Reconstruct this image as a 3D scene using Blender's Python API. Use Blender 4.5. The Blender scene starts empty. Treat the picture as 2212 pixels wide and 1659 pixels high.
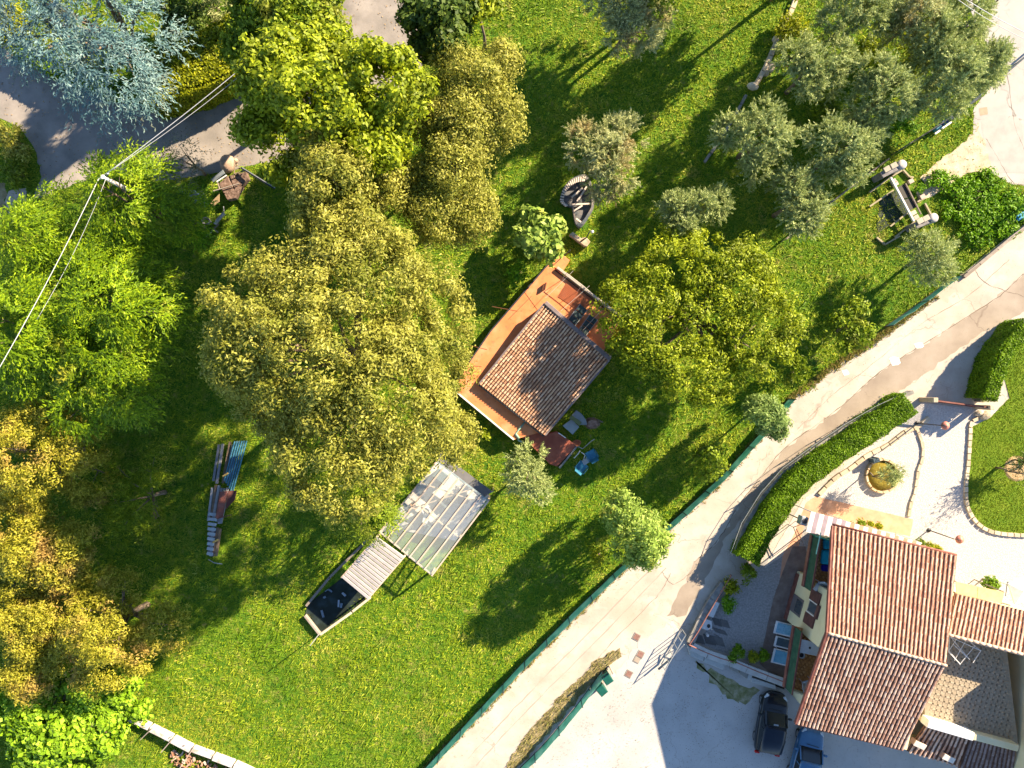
import bpy, math, random
import numpy as np
from mathutils import Vector, Matrix
R = math.radians
random.seed(7); rng = np.random.default_rng(7)
SC = bpy.context.scene; COL = SC.collection
# ------------------------------------------------------------------ camera, sky, sun, exposure
CAM_H = 46.0; S = 33.0; CU, CV = 1106.0, 829.5          # survey scale: 33 units of the survey grid per metre
cam = bpy.data.cameras.new("camera"); camo = bpy.data.objects.new("camera", cam); COL.objects.link(camo)
camo.location = (0, 0, CAM_H); cam.sensor_width = 36; cam.lens = 36 * S * CAM_H / 2212; cam.clip_end = 2000
SC.camera = camo
SUN_EL, SUN_AZ = 27.1, 37.0                               # sun stands 37 deg up from +X towards +Y
w = bpy.data.worlds.new("World"); SC.world = w; w.use_nodes = True
nt = w.node_tree; bg = nt.nodes["Background"]; sky = nt.nodes.new("ShaderNodeTexSky")
sky.sky_type = 'NISHITA'; sky.sun_disc = False; sky.sun_elevation = R(SUN_EL); sky.sun_rotation = R(90 - SUN_AZ)
nt.links.new(sky.outputs[0], bg.inputs[0]); bg.inputs[1].default_value = 0.08
sky.air_density = 0.8; sky.dust_density = 0.0; sky.ozone_density = 1.5
sl = bpy.data.lights.new("sun", 'SUN'); sl.energy = 5.0; sl.angle = R(0.6); sl.color = (1.0, 0.81, 0.56)
so = bpy.data.objects.new("sun", sl); COL.objects.link(so)
sd = Vector((math.cos(R(SUN_AZ)) * math.cos(R(SUN_EL)), math.sin(R(SUN_AZ)) * math.cos(R(SUN_EL)), math.sin(R(SUN_EL))))
so.rotation_euler = (-sd).to_track_quat('-Z', 'Y').to_euler(); so.location = (30, 20, 60)
SC.view_settings.view_transform = 'Standard'; SC.view_settings.look = 'None'
SC.view_settings.exposure = 2.0; SC.view_settings.gamma = 1.0; SC.view_settings.use_curve_mapping = False

# ------------------------------------------------------------------ survey readings to metres
def P(u, v, h=0.0):
    k = (1 - h / CAM_H) / S
    return Vector(((u - CU) * k, -(v - CV) * k, h))
def T(c, r, x, y): return (553 * c + x / 4, 414.75 * r + y / 4)
def R3(x, y): return (1877.9 + .1389 * x, 322.6 + .1389 * y)
def R6(x, y): return (1451.6 + .17355 * x, 1232.7 + .17355 * y)
def R2(x, y): return (1635.9 + .1389 * x, 1290.3 + .1389 * y)
def R1(x, y): return (1659 + .1111 * x, 1129 + .1111 * y)
def R4(x, y): return (322.6 + .1302 * x, 334 + .1302 * y)
def R5(x, y): return (1186.6 + .1111 * x, 368.7 + .1111 * y)
def R8(x, y): return (1175.1 + .1815 * x, 852.5 + .1815 * y)

# ------------------------------------------------------------------ materials
MATS = {}
def _ramp(N, L, fac, cols, pos=None):
    r = N.new("ShaderNodeValToRGB"); cr = r.color_ramp
    n = len(cols); pos = pos or [i / (n - 1) for i in range(n)]
    while len(cr.elements) < n: cr.elements.new(0.5)
    for e, p, c in zip(cr.elements, pos, cols): e.position = p; e.color = (*c, 1)
    L.new(fac, r.inputs[0]); return r.outputs[0]
def mat(name, cols, rough=.8, scale=3.0, detail=6, bump=0.0, bscale=20, metal=0, trans=0, island=0, dist=0.0, spec=None, coat=0,
        crack=None, speck=None, blotch=None, alpha=None):
    """cols: one colour or a list; noise picks among them, island>0 mixes in a value of its own per piece"""
    if name in MATS: return MATS[name]
    m = bpy.data.materials.new(name); m.use_nodes = True; N = m.node_tree.nodes; L = m.node_tree.links
    b = N["Principled BSDF"]; out = N["Material Output"]
    if not isinstance(cols[0], (tuple, list)): cols = [tuple(x * .85 for x in cols), cols, tuple(min(1, x * 1.12) for x in cols)]
    tc = N.new("ShaderNodeNewGeometry")
    no = N.new("ShaderNodeTexNoise"); no.inputs["Scale"].default_value = scale; no.inputs["Detail"].default_value = detail
    no.inputs["Distortion"].default_value = dist; no.inputs["Roughness"].default_value = .6
    L.new(tc.outputs["Position"], no.inputs["Vector"])
    mr = N.new("ShaderNodeMapRange"); mr.inputs[1].default_value = .3; mr.inputs[2].default_value = .7
    L.new(no.outputs[0], mr.inputs[0]); fac = mr.outputs[0]
    if island > 0:
        oi = N.new("ShaderNodeObjectInfo"); ad = N.new("ShaderNodeMath"); ad.operation = 'ADD'
        L.new(tc.outputs["Random Per Island"], ad.inputs[0]); L.new(oi.outputs["Random"], ad.inputs[1])
        fr = N.new("ShaderNodeMath"); fr.operation = 'FRACT'; L.new(ad.outputs[0], fr.inputs[0])
        mx = N.new("ShaderNodeMix"); mx.inputs[0].default_value = island
        L.new(fac, mx.inputs[2]); L.new(fr.outputs[0], mx.inputs[3]); fac = mx.outputs[0]
    col = _ramp(N, L, fac, cols)
    def over(col, mask, c, amt=1.0):
        mm = N.new("ShaderNodeMix"); mm.data_type = 'RGBA'; mu = N.new("ShaderNodeMath"); mu.operation = 'MULTIPLY'
        mu.inputs[1].default_value = amt; L.new(mask, mu.inputs[0]); L.new(mu.outputs[0], mm.inputs[0])
        L.new(col, mm.inputs[6]); mm.inputs[7].default_value = (*c, 1); return mm.outputs[2]
    def noise_mask(sc, lo, hi, dt=5, seed=0.0):
        n2 = N.new("ShaderNodeTexNoise"); n2.inputs["Scale"].default_value = sc; n2.inputs["Detail"].default_value = dt
        mp = N.new("ShaderNodeVectorMath"); mp.operation = 'ADD'; mp.inputs[1].default_value = (seed, seed * 2, 0)
        L.new(tc.outputs["Position"], mp.inputs[0]); L.new(mp.outputs[0], n2.inputs["Vector"])
        q = N.new("ShaderNodeMapRange"); q.inputs[1].default_value = lo; q.inputs[2].default_value = hi
        L.new(n2.outputs[0], q.inputs[0]); return q.outputs[0]
    for i, (sc, lo, hi, c, amt) in enumerate(blotch or []): col = over(col, noise_mask(sc, lo, hi, 5, 13.7 * (i + 1)), c, amt)
    for i, (sc, lo, hi, c, amt) in enumerate(speck or []): col = over(col, noise_mask(sc, lo, hi, 2, 31.1 * (i + 1)), c, amt)
    if crack:
        sc, wd, c, amt = crack
        vo = N.new("ShaderNodeTexVoronoi"); vo.feature = 'DISTANCE_TO_EDGE'; vo.inputs["Scale"].default_value = sc
        n3 = N.new("ShaderNodeTexNoise"); n3.inputs["Scale"].default_value = 1.3; n3.inputs["Detail"].default_value = 8
        L.new(tc.outputs["Position"], n3.inputs["Vector"])
        va = N.new("ShaderNodeVectorMath"); va.operation = 'MULTIPLY_ADD'; va.inputs[1].default_value = (1.6, 1.6, 0)
        L.new(n3.outputs[1], va.inputs[0]); L.new(tc.outputs["Position"], va.inputs[2]); L.new(va.outputs[0], vo.inputs["Vector"])
        q = N.new("ShaderNodeMapRange"); q.inputs[1].default_value = wd; q.inputs[2].default_value = 0; L.new(vo.outputs[0], q.inputs[0])
        k = N.new("ShaderNodeMath"); k.operation = 'MULTIPLY'; L.new(q.outputs[0], k.inputs[0]); L.new(noise_mask(.35, .45, .6), k.inputs[1])
        col = over(col, k.outputs[0], c, amt)
    L.new(col, b.inputs["Base Color"]); b.inputs["Roughness"].default_value = rough; b.inputs["Metallic"].default_value = metal
    b.inputs["Specular IOR Level"].default_value = .3 if spec is None else spec
    if coat: b.inputs["Coat Weight"].default_value = coat; b.inputs["Coat Roughness"].default_value = .04
    if alpha is not None: b.inputs["Alpha"].default_value = alpha
    if bump:
        n4 = N.new("ShaderNodeTexNoise"); n4.inputs["Scale"].default_value = bscale; n4.inputs["Detail"].default_value = 4
        L.new(tc.outputs["Position"], n4.inputs["Vector"])
        bp = N.new("ShaderNodeBump"); bp.inputs["Strength"].default_value = 1; bp.inputs["Distance"].default_value = bump
        L.new(n4.outputs[0], bp.inputs["Height"]); L.new(bp.outputs[0], b.inputs["Normal"])
    if trans:
        tr = N.new("ShaderNodeBsdfTranslucent"); L.new(col, tr.inputs[0]); ms = N.new("ShaderNodeMixShader"); ms.inputs[0].default_value = trans
        L.new(b.outputs[0], ms.inputs[1]); L.new(tr.outputs[0], ms.inputs[2]); L.new(ms.outputs[0], out.inputs[0])
    MATS[name] = m; return m
def leafmat(name, dark, mid, light, extra=None, trans=.38, amount=.62, scale=.9, esc=.5, elo=.55, ehi=.7, gain=1.35):
    mid, light = [tuple(min(.75, x * k) for x in c) for c, k in ((mid, gain), (light, gain))]
    return mat(name, [dark, mid, light], rough=.55, scale=scale, island=amount, trans=trans, spec=.25,
               blotch=[(esc, elo, ehi, extra, .7)] if extra else None)
def glass(name, col, rough=.05, alpha=.4, spec=.8):
    if name in MATS: return MATS[name]
    m = bpy.data.materials.new(name); m.use_nodes = True; N = m.node_tree.nodes; L = m.node_tree.links; b = N["Principled BSDF"]
    b.inputs["Base Color"].default_value = (*col, 1); b.inputs["Roughness"].default_value = rough; b.inputs["Specular IOR Level"].default_value = spec
    tr = N.new("ShaderNodeBsdfTransparent"); ms = N.new("ShaderNodeMixShader"); ms.inputs[0].default_value = alpha
    tr.inputs[0].default_value = (.93, .96, .97, 1)
    L.new(tr.outputs[0], ms.inputs[1]); L.new(b.outputs[0], ms.inputs[2]); L.new(ms.outputs[0], N["Material Output"].inputs[0])
    MATS[name] = m; return m

# ------------------------------------------------------------------ building helpers
def tag(o, label=None, cat=None, group=None, kind=None):
    for k, x in (("label", label), ("category", cat), ("group", group), ("kind", kind)):
        if x: o[k] = x
    return o
def thing(name, label, cat, loc, group=None):
    o = bpy.data.objects.new(name, None); COL.objects.link(o); o.location = Vector(loc); o.empty_display_size = .3
    return tag(o, label, cat, group)
def origin(o):
    p = Vector((0, 0, 0))
    while o is not None: p = p + o.location; o = o.parent
    return p
def link(name, me, parent=None, loc=(0, 0, 0)):
    o = bpy.data.objects.new(name, me); COL.objects.link(o); o.parent = parent; o.location = loc; return o
class MB:
    def __init__(s): s.v = []; s.f = []
    def add(s, vs, fs):
        n = len(s.v); s.v += [Vector(p) for p in vs]; s.f += [tuple(i + n for i in f) for f in fs]; return s
    def hexa(s, b, t):                       # four bottom corners, four top corners
        return s.add(list(b) + list(t), [(3, 2, 1, 0), (4, 5, 6, 7), (0, 1, 5, 4), (1, 2, 6, 5), (2, 3, 7, 6), (3, 0, 4, 7)])
    def box(s, c, sz, rz=0, tilt=0):
        M = Matrix.Translation(Vector(c)) @ Matrix.Rotation(rz, 4, 'Z') @ Matrix.Rotation(tilt, 4, 'X')
        x, y, z = (k / 2 for k in sz)
        c8 = [M @ Vector(p) for p in ((-x, -y, -z), (x, -y, -z), (x, y, -z), (-x, y, -z), (-x, -y, z), (x, -y, z), (x, y, z), (-x, y, z))]
        return s.hexa(c8[:4], c8[4:])
    def beam(s, a, b, wd, ht):               # a bar from a to b, wd across (level), ht tall
        a, b = Vector(a), Vector(b); d = (b - a).normalized(); up = Vector((0, 0, 1))
        if abs(d.z) > .95: up = Vector((1, 0, 0))
        x = d.cross(up).normalized() * wd / 2; y = x.cross(d).normalized() * ht / 2
        return s.hexa([a - x - y, a + x - y, a + x + y, a - x + y], [b - x - y, b + x - y, b + x + y, b - x + y])
    def tube(s, pts, rs, n=8, cap=True):
        pts = [Vector(p) for p in pts]
        if not isinstance(rs, (list, tuple)): rs = [rs] * len(pts)
        vs = []; fs = []
        for i, p in enumerate(pts):
            d = (pts[min(i + 1, len(pts) - 1)] - pts[max(i - 1, 0)]).normalized()
            q = Vector((0, 0, 1)) if abs(d.z) < .9 else Vector((1, 0, 0))
            x = d.cross(q).normalized(); y = x.cross(d)
            for k in range(n):
                a = 2 * math.pi * k / n; vs.append(p + (x * math.cos(a) + y * math.sin(a)) * rs[i])
        for i in range(len(pts) - 1):
            for k in range(n): fs.append((i * n + k, i * n + (k + 1) % n, (i + 1) * n + (k + 1) % n, (i + 1) * n + k))
        if cap: fs += [tuple(range(n - 1, -1, -1)), tuple((len(pts) - 1) * n + k for k in range(n))]
        return s.add(vs, fs)
    def lathe(s, c, prof, n=24, sx=1, sy=1, rz=0):
        c = Vector(c); vs = []; fs = []
        for r, z in prof:
            for k in range(n):
                a = 2 * math.pi * k / n; p = Vector((r * sx * math.cos(a), r * sy * math.sin(a), z)); p.rotate(Matrix.Rotation(rz, 3, 'Z')); vs.append(c + p)
        for i in range(len(prof) - 1):
            for k in range(n): fs.append((i * n + k, i * n + (k + 1) % n, (i + 1) * n + (k + 1) % n, (i + 1) * n + k))
        if prof[0][0] > 1e-4: fs.append(tuple(range(n - 1, -1, -1)))
        if prof[-1][0] > 1e-4: fs.append(tuple((len(prof) - 1) * n + k for k in range(n)))
        return s.add(vs, fs)
    def slab(s, pts, th):                    # polygon of 3D points thickened downwards
        n = len(pts); pts = [Vector(p) for p in pts]; lo = [p - Vector((0, 0, th)) for p in pts]
        return s.add(pts + lo, [tuple(range(n)), tuple(range(2 * n - 1, n - 1, -1))] + [(i, i + n, (i + 1) % n + n, (i + 1) % n) for i in range(n)])
    def build(s, name, m, parent=None, smooth=False, at=None):
        o0 = origin(parent) if parent is not None else (Vector(at) if at is not None else (sum(s.v, Vector()) / len(s.v) if s.v else Vector()))
        if parent is None and at is None: o0.z = min(p.z for p in s.v)
        me = bpy.data.meshes.new(name); me.from_pydata([p - o0 for p in s.v], [], s.f)
        me.materials.append(m)
        import bmesh
        bm = bmesh.new(); bm.from_mesh(me); bmesh.ops.recalc_face_normals(bm, faces=bm.faces); bm.to_mesh(me); bm.free()
        if smooth:
            me.polygons.foreach_set("use_smooth", [True] * len(me.polygons)); me.update()
        o = bpy.data.objects.new(name, me); COL.objects.link(o)
        if parent is not None: o.parent = parent
        else: o.location = o0
        return o
def bev(o, wd=.02, seg=2):
    m = o.modifiers.new('bevel', 'BEVEL'); m.width = wd; m.segments = seg; m.limit_method = 'ANGLE'; return o
def np_mesh(name, V, Q, m, parent=None, at=None, smooth=False):
    """V (n,3) world verts, Q (k,3|4) faces"""
    o0 = np.array(origin(parent) if parent is not None else (at if at is not None else (0, 0, 0)))
    me = bpy.data.meshes.new(name); n = len(V); k, c = Q.shape
    me.vertices.add(n); me.vertices.foreach_set("co", (V - o0).astype(np.float32).ravel())
    me.loops.add(k * c); me.loops.foreach_set("vertex_index", Q.astype(np.int32).ravel())
    me.polygons.add(k); me.polygons.foreach_set("loop_start", np.arange(0, k * c, c, dtype=np.int32))
    me.polygons.foreach_set("loop_total", np.full(k, c, dtype=np.int32)); me.update(calc_edges=True)
    me.materials.append(m)
    o = bpy.data.objects.new(name, me); COL.objects.link(o)
    if parent is not None: o.parent = parent
    else: o.location = o0
    return o
def catmull(pts, k=4, closed=True):
    out = []; n = len(pts)
    for i in range(n if closed else n - 1):
        g = lambda j: np.array(pts[j % n] if closed else pts[min(max(j, 0), n - 1)], float)
        p0, p1, p2, p3 = g(i - 1), g(i), g(i + 1), g(i + 2)
        for t in np.linspace(0, 1, k, endpoint=False):
            out.append(.5 * ((2 * p1) + (-p0 + p2) * t + (2 * p0 - 5 * p1 + 4 * p2 - p3) * t * t + (-p0 + 3 * p1 - 3 * p2 + p3) * t ** 3))
    if not closed: out.append(np.array(pts[-1], float))
    return out
POLY = {}
def sheet(name, pts, z, m, wob=1.2, smooth=False, key=None, k=5):
    q = catmull(pts, k) if smooth else []
    if not smooth:
        for i in range(len(pts)):
            a, b = np.array(pts[i], float), np.array(pts[(i + 1) % len(pts)], float); n = max(1, int(np.linalg.norm(b - a) / 9)) if wob else 1
            for t in range(n): q.append(a + (b - a) * t / n)
    q = [p + rng.normal(0, wob, 2) if wob else p for p in q]
    if key: POLY[key] = np.array(q)
    V = [P(p[0], p[1]) for p in q]; V = [Vector((a.x, a.y, z)) for a in V]
    o = MB().add(V, [tuple(range(len(V)))]).build(name, m, at=(0, 0, 0)); tag(o, kind='structure')
    if o.data.polygons[0].normal.z < 0: o.data.flip_normals()
    return o
def inside(poly, x, y):
    c = np.zeros(len(x), bool); n = len(poly); j = n - 1
    for i in range(n):
        xi, yi = poly[i]; xj, yj = poly[j]
        with np.errstate(divide='ignore', invalid='ignore'):
            c ^= ((yi > y) != (yj > y)) & (x < (xj - xi) * (y - yi) / (yj - yi + 1e-12) + xi)
        j = i
    return c

# ------------------------------------------------------------------ palette
M_soil = mat("meadow_soil", [(.02, .075, .003), (.05, .13, .004), (.11, .18, .008), (.24, .22, .06)], scale=2.2, bump=.05, bscale=9, rough=1)
M_asph = mat("asphalt", [(.18, .165, .15), (.25, .225, .205), (.31, .28, .255)], scale=.7, rough=.9, bump=.006, bscale=60, speck=[(26, .62, .7, (.36, .32, .27), .5)], blotch=[(.35, .5, .7, (.14, .13, .13), .4)])
M_pave = mat("street_asphalt", [(.30, .28, .27), (.36, .34, .32), (.42, .39, .36)], scale=.6, rough=.9, bump=.006, bscale=50, crack=(.28, .012, (.1, .09, .08), .7))
M_road = mat("pale_concrete", [(.35, .305, .26), (.42, .375, .325), (.48, .435, .385)], scale=.5, rough=.95, bump=.012, bscale=30, crack=(.22, .01, (.17, .13, .1), .6),
             speck=[(14, .66, .72, (.22, .17, .12), .7), (5, .68, .76, (.3, .25, .15), .5)], blotch=[(.22, .5, .65, (.36, .30, .235), .6), (.5, .56, .62, (.5, .46, .42), .4), (1.2, .6, .7, (.35, .28, .2), .35)])
M_strip = mat("worn_asphalt", [(.22, .18, .145), (.28, .235, .19), (.34, .29, .24)], scale=.45, rough=.95, bump=.01, bscale=40, crack=(.3, .012, (.12, .09, .07), .7), speck=[(16, .66, .72, (.2, .15, .11), .6)])
M_yard = mat("yard_concrete", [(.33, .325, .315), (.40, .39, .375), (.46, .445, .425)], scale=.35, rough=.95, bump=.012, bscale=26, speck=[(9, .66, .7, (.2, .17, .14), .6), (24, .66, .7, (.25, .2, .16), .5)],
             blotch=[(.25, .52, .7, (.36, .345, .32), .6)], crack=(.18, .006, (.2, .17, .14), .5))
M_gravel = mat("white_gravel", [(.33, .31, .30), (.42, .40, .385), (.52, .50, .48)], scale=11, detail=3, rough=.95, bump=.03, bscale=16, speck=[(13, .62, .68, (.25, .22, .2), .55)])
M_sand = mat("sandy_path", [(.33, .27, .19), (.45, .38, .28), (.55, .47, .37)], scale=2, rough=1, bump=.02, bscale=20, speck=[(6, .63, .68, (.06, .09, .02), .9)])
M_terra = mat("terracotta_paving", [(.42, .22, .14), (.50, .28, .18), (.56, .34, .23)], scale=1.5, rough=.85, bump=.005, bscale=30)
M_lawnsoil = mat("lawn_soil", [(.07, .14, .004), (.10, .17, .006), (.15, .2, .015)], scale=1.3, rough=1, bump=.03, bscale=14)
M_verge = mat("verge_soil", [(.14, .11, .05), (.22, .18, .09), (.36, .30, .19)], scale=1.6, rough=1, bump=.03, bscale=15)
M_wood = mat("weathered_wood", [(.16, .13, .11), (.24, .2, .17), (.34, .3, .26)], scale=4, rough=.85, island=.5)
M_pine = mat("pink_timber", [(.45, .33, .25), (.55, .42, .33), (.62, .5, .4)], scale=4, rough=.8, island=.4)
M_white = mat("white_paint", [(.62, .61, .6), (.72, .71, .7), (.8, .79, .78)], scale=2, rough=.6)
M_grey = mat("grey_metal", [(.22, .24, .25), (.3, .32, .33), (.38, .4, .41)], scale=3, rough=.5, metal=.3)
M_dark = mat("dark_metal", [(.025, .025, .03), (.04, .04, .045), (.06, .06, .06)], rough=.5)
M_conc = mat("cast_concrete", [(.15, .145, .135), (.23, .22, .205), (.32, .31, .29)], scale=2.5, rough=.9, bump=.01, bscale=25, blotch=[(1.5, .55, .7, (.16, .16, .13), .6)])
M_stone = mat("kerb_stone", [(.33, .27, .19), (.45, .38, .28), (.56, .49, .38)], scale=3, rough=.9, island=.6, bump=.01, bscale=20)
M_rust = mat("red_brown_paint", [(.12, .04, .03), (.17, .06, .045), (.24, .10, .075)], scale=3, rough=.6)
M_cream = mat("cream_render", [(.58, .50, .30), (.64, .56, .35), (.68, .6, .4)], scale=.8, rough=.9)
M_teal = mat("green_shade_net", [(.14, .42, .34), (.26, .55, .46), (.42, .66, .58)], scale=1.5, rough=.7, trans=.6)
M_trunk = mat("bark", [(.10, .07, .05), (.17, .13, .09), (.26, .2, .15)], scale=5, rough=.95, bump=.02, bscale=14)
M_orange = mat("orange_deck_paint", [(.50, .16, .055), (.58, .20, .075), (.62, .24, .1)], scale=.7, rough=.75, blotch=[(2.2, .56, .7, (.40, .14, .065), .6), (.8, .55, .68, (.62, .33, .19), .5), (5, .64, .72, (.2, .09, .05), .6)], bump=.003, bscale=30)
M_blue = mat("blue_plastic", [(.02, .11, .19), (.03, .15, .25), (.05, .2, .3)], rough=.45)
M_black = mat("black_rubber", [(.01, .01, .01), (.02, .02, .02), (.035, .035, .035)], rough=.6)

# ------------------------------------------------------------------ ground and paved surfaces
g = MB().add([(-260, -260, 0), (260, -260, 0), (260, 260, 0), (-260, 260, 0)], [(0, 1, 2, 3)]).build("ground", M_soil, at=(0, 0, 0)); tag(g, kind='structure')
yard = [(905, 1675), (1000, 1578), (1130, 1440), (1240, 1330), (1330, 1243), (1440, 1143), (1560, 1033), (1645, 940), (1705, 865), (1795, 795), (1880, 740), (1950, 690), (2070, 598), (2150, 538), (2212, 500), (2420, 380), (2420, 1900), (700, 1900)]
sheet("concrete_lane", yard, .004, M_road, 1.5, key='yard')
sheet("worn_asphalt_lane", [(2420, 430), (2212, 590), (2150, 645), (2020, 728), (1900, 805), (1810, 885), (1700, 965), (1640, 1035), (1592, 1100), (1552, 1168), (1500, 1215), (1462, 1290), (1440, 1330), (1480, 1330), (1530, 1240), (1570, 1160), (1640, 1068), (1720, 1000), (1800, 950), (1890, 890), (1960, 835), (2060, 765), (2130, 712), (2212, 675), (2420, 560)], .009, M_strip, 2.0)
sheet("courtyard", [(1455, 1340), (1500, 1400), (1600, 1440), (1700, 1490), (1760, 1480), (2420, 1500), (2420, 1900), (1120, 1900), (1130, 1675), (1250, 1530), (1330, 1450), (1390, 1380)], .0125, M_yard, 3)
sheet("gravel_drive", [(1992, 870), (2112, 884), (2420, 884), (2420, 1420), (1960, 1420), (1735, 1130), (1740, 1075), (1800, 1030)], .013, M_gravel, .6, key='gravel')
sheet("gravel_patio", [(1598, 1262), (1655, 1210), (1738, 1108), (1790, 1110), (1790, 1420), (1690, 1470), (1640, 1435), (1515, 1392), (1545, 1300)], .017, mat("grey_gravel", [(.20, .195, .19), (.28, .275, .27), (.36, .35, .34)], scale=9, rough=.95, bump=.025, bscale=18), .5)
sheet("terracotta_path", [(1762, 1072), (1972, 1122), (1966, 1158), (1880, 1140), (1770, 1112), (1740, 1128), (1706, 1245), (1696, 1280), (1680, 1300), (1690, 1200), (1720, 1118), (1740, 1086)], .021, M_terra, .3)
sheet("terrace_paving", [(1712, 1180), (1740, 1180), (1800, 1480), (1690, 1480), (1640, 1432), (1668, 1300), (1690, 1235)], .025, mat("brown_paving", [(.14, .10, .085), (.19, .145, .12), (.24, .19, .16)], scale=2, rough=.85), .3)
sheet("white_paving_edge", [(1650, 1228), (1735, 1078), (1742, 1082), (1712, 1160), (1690, 1200)], .0225, mat("pale_paving", (.5, .44, .39), scale=2), .4)
lawn = [(2096, 922), (2135, 905), (2180, 860), (2150, 740), (2212, 695), (2420, 560), (2420, 1156), (2212, 1154), (2150, 1150), (2112, 1130), (2088, 1096), (2084, 1060), (2090, 1000)]
sheet("lawn", lawn, .022, M_lawnsoil, .4, key='lawn')
lane = [(-260, -10), (0, 85), (100, 150), (210, 188), (330, 208), (430, 207), (500, 192), (560, 150), (640, 60), (720, -60), (960, -160), (990, -60), (960, 60), (900, 165), (800, 230), (700, 300), (600, 345), (540, 358), (430, 380), (330, 395), (230, 370), (110, 420), (70, 430), (90, 380), (75, 320), (45, 280), (0, 255), (-60, 235), (-260, 130)]
sheet("asphalt_lane", lane, .006, M_asph, 1.2, key='lane')
sheet("concrete_path", [(18, 412), (58, 405), (55, 452), (40, 472), (22, 470), (10, 440)], .008, M_road, .8, key='cpath')
sheet("stony_yard", [(-80, 380), (12, 395), (14, 470), (-10, 520), (-80, 540)], .009, M_verge, 2, key='stony')
street = [(2068, -60), (2110, 60), (2165, 150), (2128, 205), (2104, 232), (2102, 290), (2140, 372), (2185, 398), (2420, 420), (2420, -60)]
sheet("street", street, .007, M_pave, .7, key='street')
sheet("sandy_path", [(2112, 262), (2140, 350), (2148, 378), (2100, 368), (2056, 395), (2010, 425), (1985, 436), (1975, 415), (2000, 392), (1985, 384), (2040, 340), (2080, 310), (2108, 288)], .0115, M_sand, 2.0, key='spath')
sheet("grass_verge", [(1338, 1398), (1342, 1416), (1312, 1442), (1240, 1520), (1170, 1600), (1108, 1670), (1080, 1680), (1132, 1592), (1222, 1492), (1290, 1425)], .017, M_verge, 2.0, key='verge')
sheet("mossy_patch", [(1500, 1425), (1545, 1450), (1600, 1478), (1640, 1490), (1610, 1520), (1565, 1505), (1540, 1478)], .0165, mat("moss", [(.09, .11, .03), (.2, .2, .1), (.33, .31, .22)], scale=2.5, rough=1), 3)

# ------------------------------------------------------------------ vegetation makers
def leaf_quads(c, d, n, ln, wd, fold=0.0):
    """c centres, d unit directions along leaf, n unit normals; arrays"""
    s = np.cross(d, n); s /= np.linalg.norm(s, axis=1, keepdims=True) + 1e-9
    ln = ln[:, None]; wd = wd[:, None]
    a = c - d * ln * .5; b = c + s * wd * .5 + d * ln * .05; e = c + d * ln * .5; f = c - s * wd * .5 + d * ln * .05
    V = np.stack([a, b, e, f], 1).reshape(-1, 3); k = len(c)
    return V, np.arange(4 * k).reshape(k, 4)
def unit(a): return a / (np.linalg.norm(a, axis=1, keepdims=True) + 1e-9)
def crown_points(r, lobes, flat, n, rs, low=.0):
    """points on the outside of a cluster of lobes: returns position (relative to crown centre) and outward direction"""
    L = []
    for i in range(lobes):
        a = 2 * math.pi * (i / lobes) * 1.0 + rs.uniform(-.4, .4); q = rs.uniform(.38, .74) * r if i else 0
        L.append((q * math.cos(a * 2.399 if lobes > 6 else a), q * math.sin(a * 2.399 if lobes > 6 else a), rs.uniform(-.25, .25) * r * flat + (.28 * r * flat if i == 0 else 0), rs.uniform(.30, .46) * r * (1.2 if i == 0 else 1)))
    L = np.array(L); which = rs.choice(len(L), n * 3, p=L[:, 3] ** 2 / (L[:, 3] ** 2).sum())
    d = unit(rs.normal(size=(n * 3, 3)) + np.array([0, 0, .35])); p = L[which, :3] + d * L[which, 3:4] * np.array([1, 1, flat]) * rs.uniform(.72, 1.04, (n * 3, 1))
    ok = d[:, 2] > low - .35
    for i, l in enumerate(L):
        q = (p - l[:3]) / (l[3] * np.array([1, 1, flat])); ok &= ~((np.linalg.norm(q, axis=1) < .7) & (which != i))
    p, d = p[ok][:n], d[ok][:n]
    return p, d
def limbs(root, base, cz, r, pts, m=M_trunk, tr=.2, n=7, rs=None):
    b = MB(); base = Vector(base); top = base + Vector((rs.uniform(-.2, .2), rs.uniform(-.2, .2), cz * .62))
    b.tube([base, base + (top - base) * .4 + Vector((.06, .05, 0)), top], [tr * 1.25, tr * .9, tr * .7], 9)
    b.build("trunk", m, root, smooth=True)
    b = MB(); idx = rs.choice(len(pts), min(n, len(pts)), replace=False)
    for i in idx:
        e = base + Vector(pts[i]) + Vector((0, 0, cz)); e = top + (e - top) * .93; mid = top.lerp(e, .5) + Vector((0, 0, .12 * (e - top).length))
        b.tube([top - Vector((0, 0, .2)), mid, e], [tr * .5, tr * .28, tr * .08], 5)
        for _ in range(2):
            q = mid.lerp(e, rs.uniform(.2, .6)); z = q + Vector((rs.normal(0, .25) * r * .4, rs.normal(0, .25) * r * .4, .12 * r)); b.tube([q, z], [tr * .16, tr * .04], 4)
    b.build("limbs", m, root, smooth=True)
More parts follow.
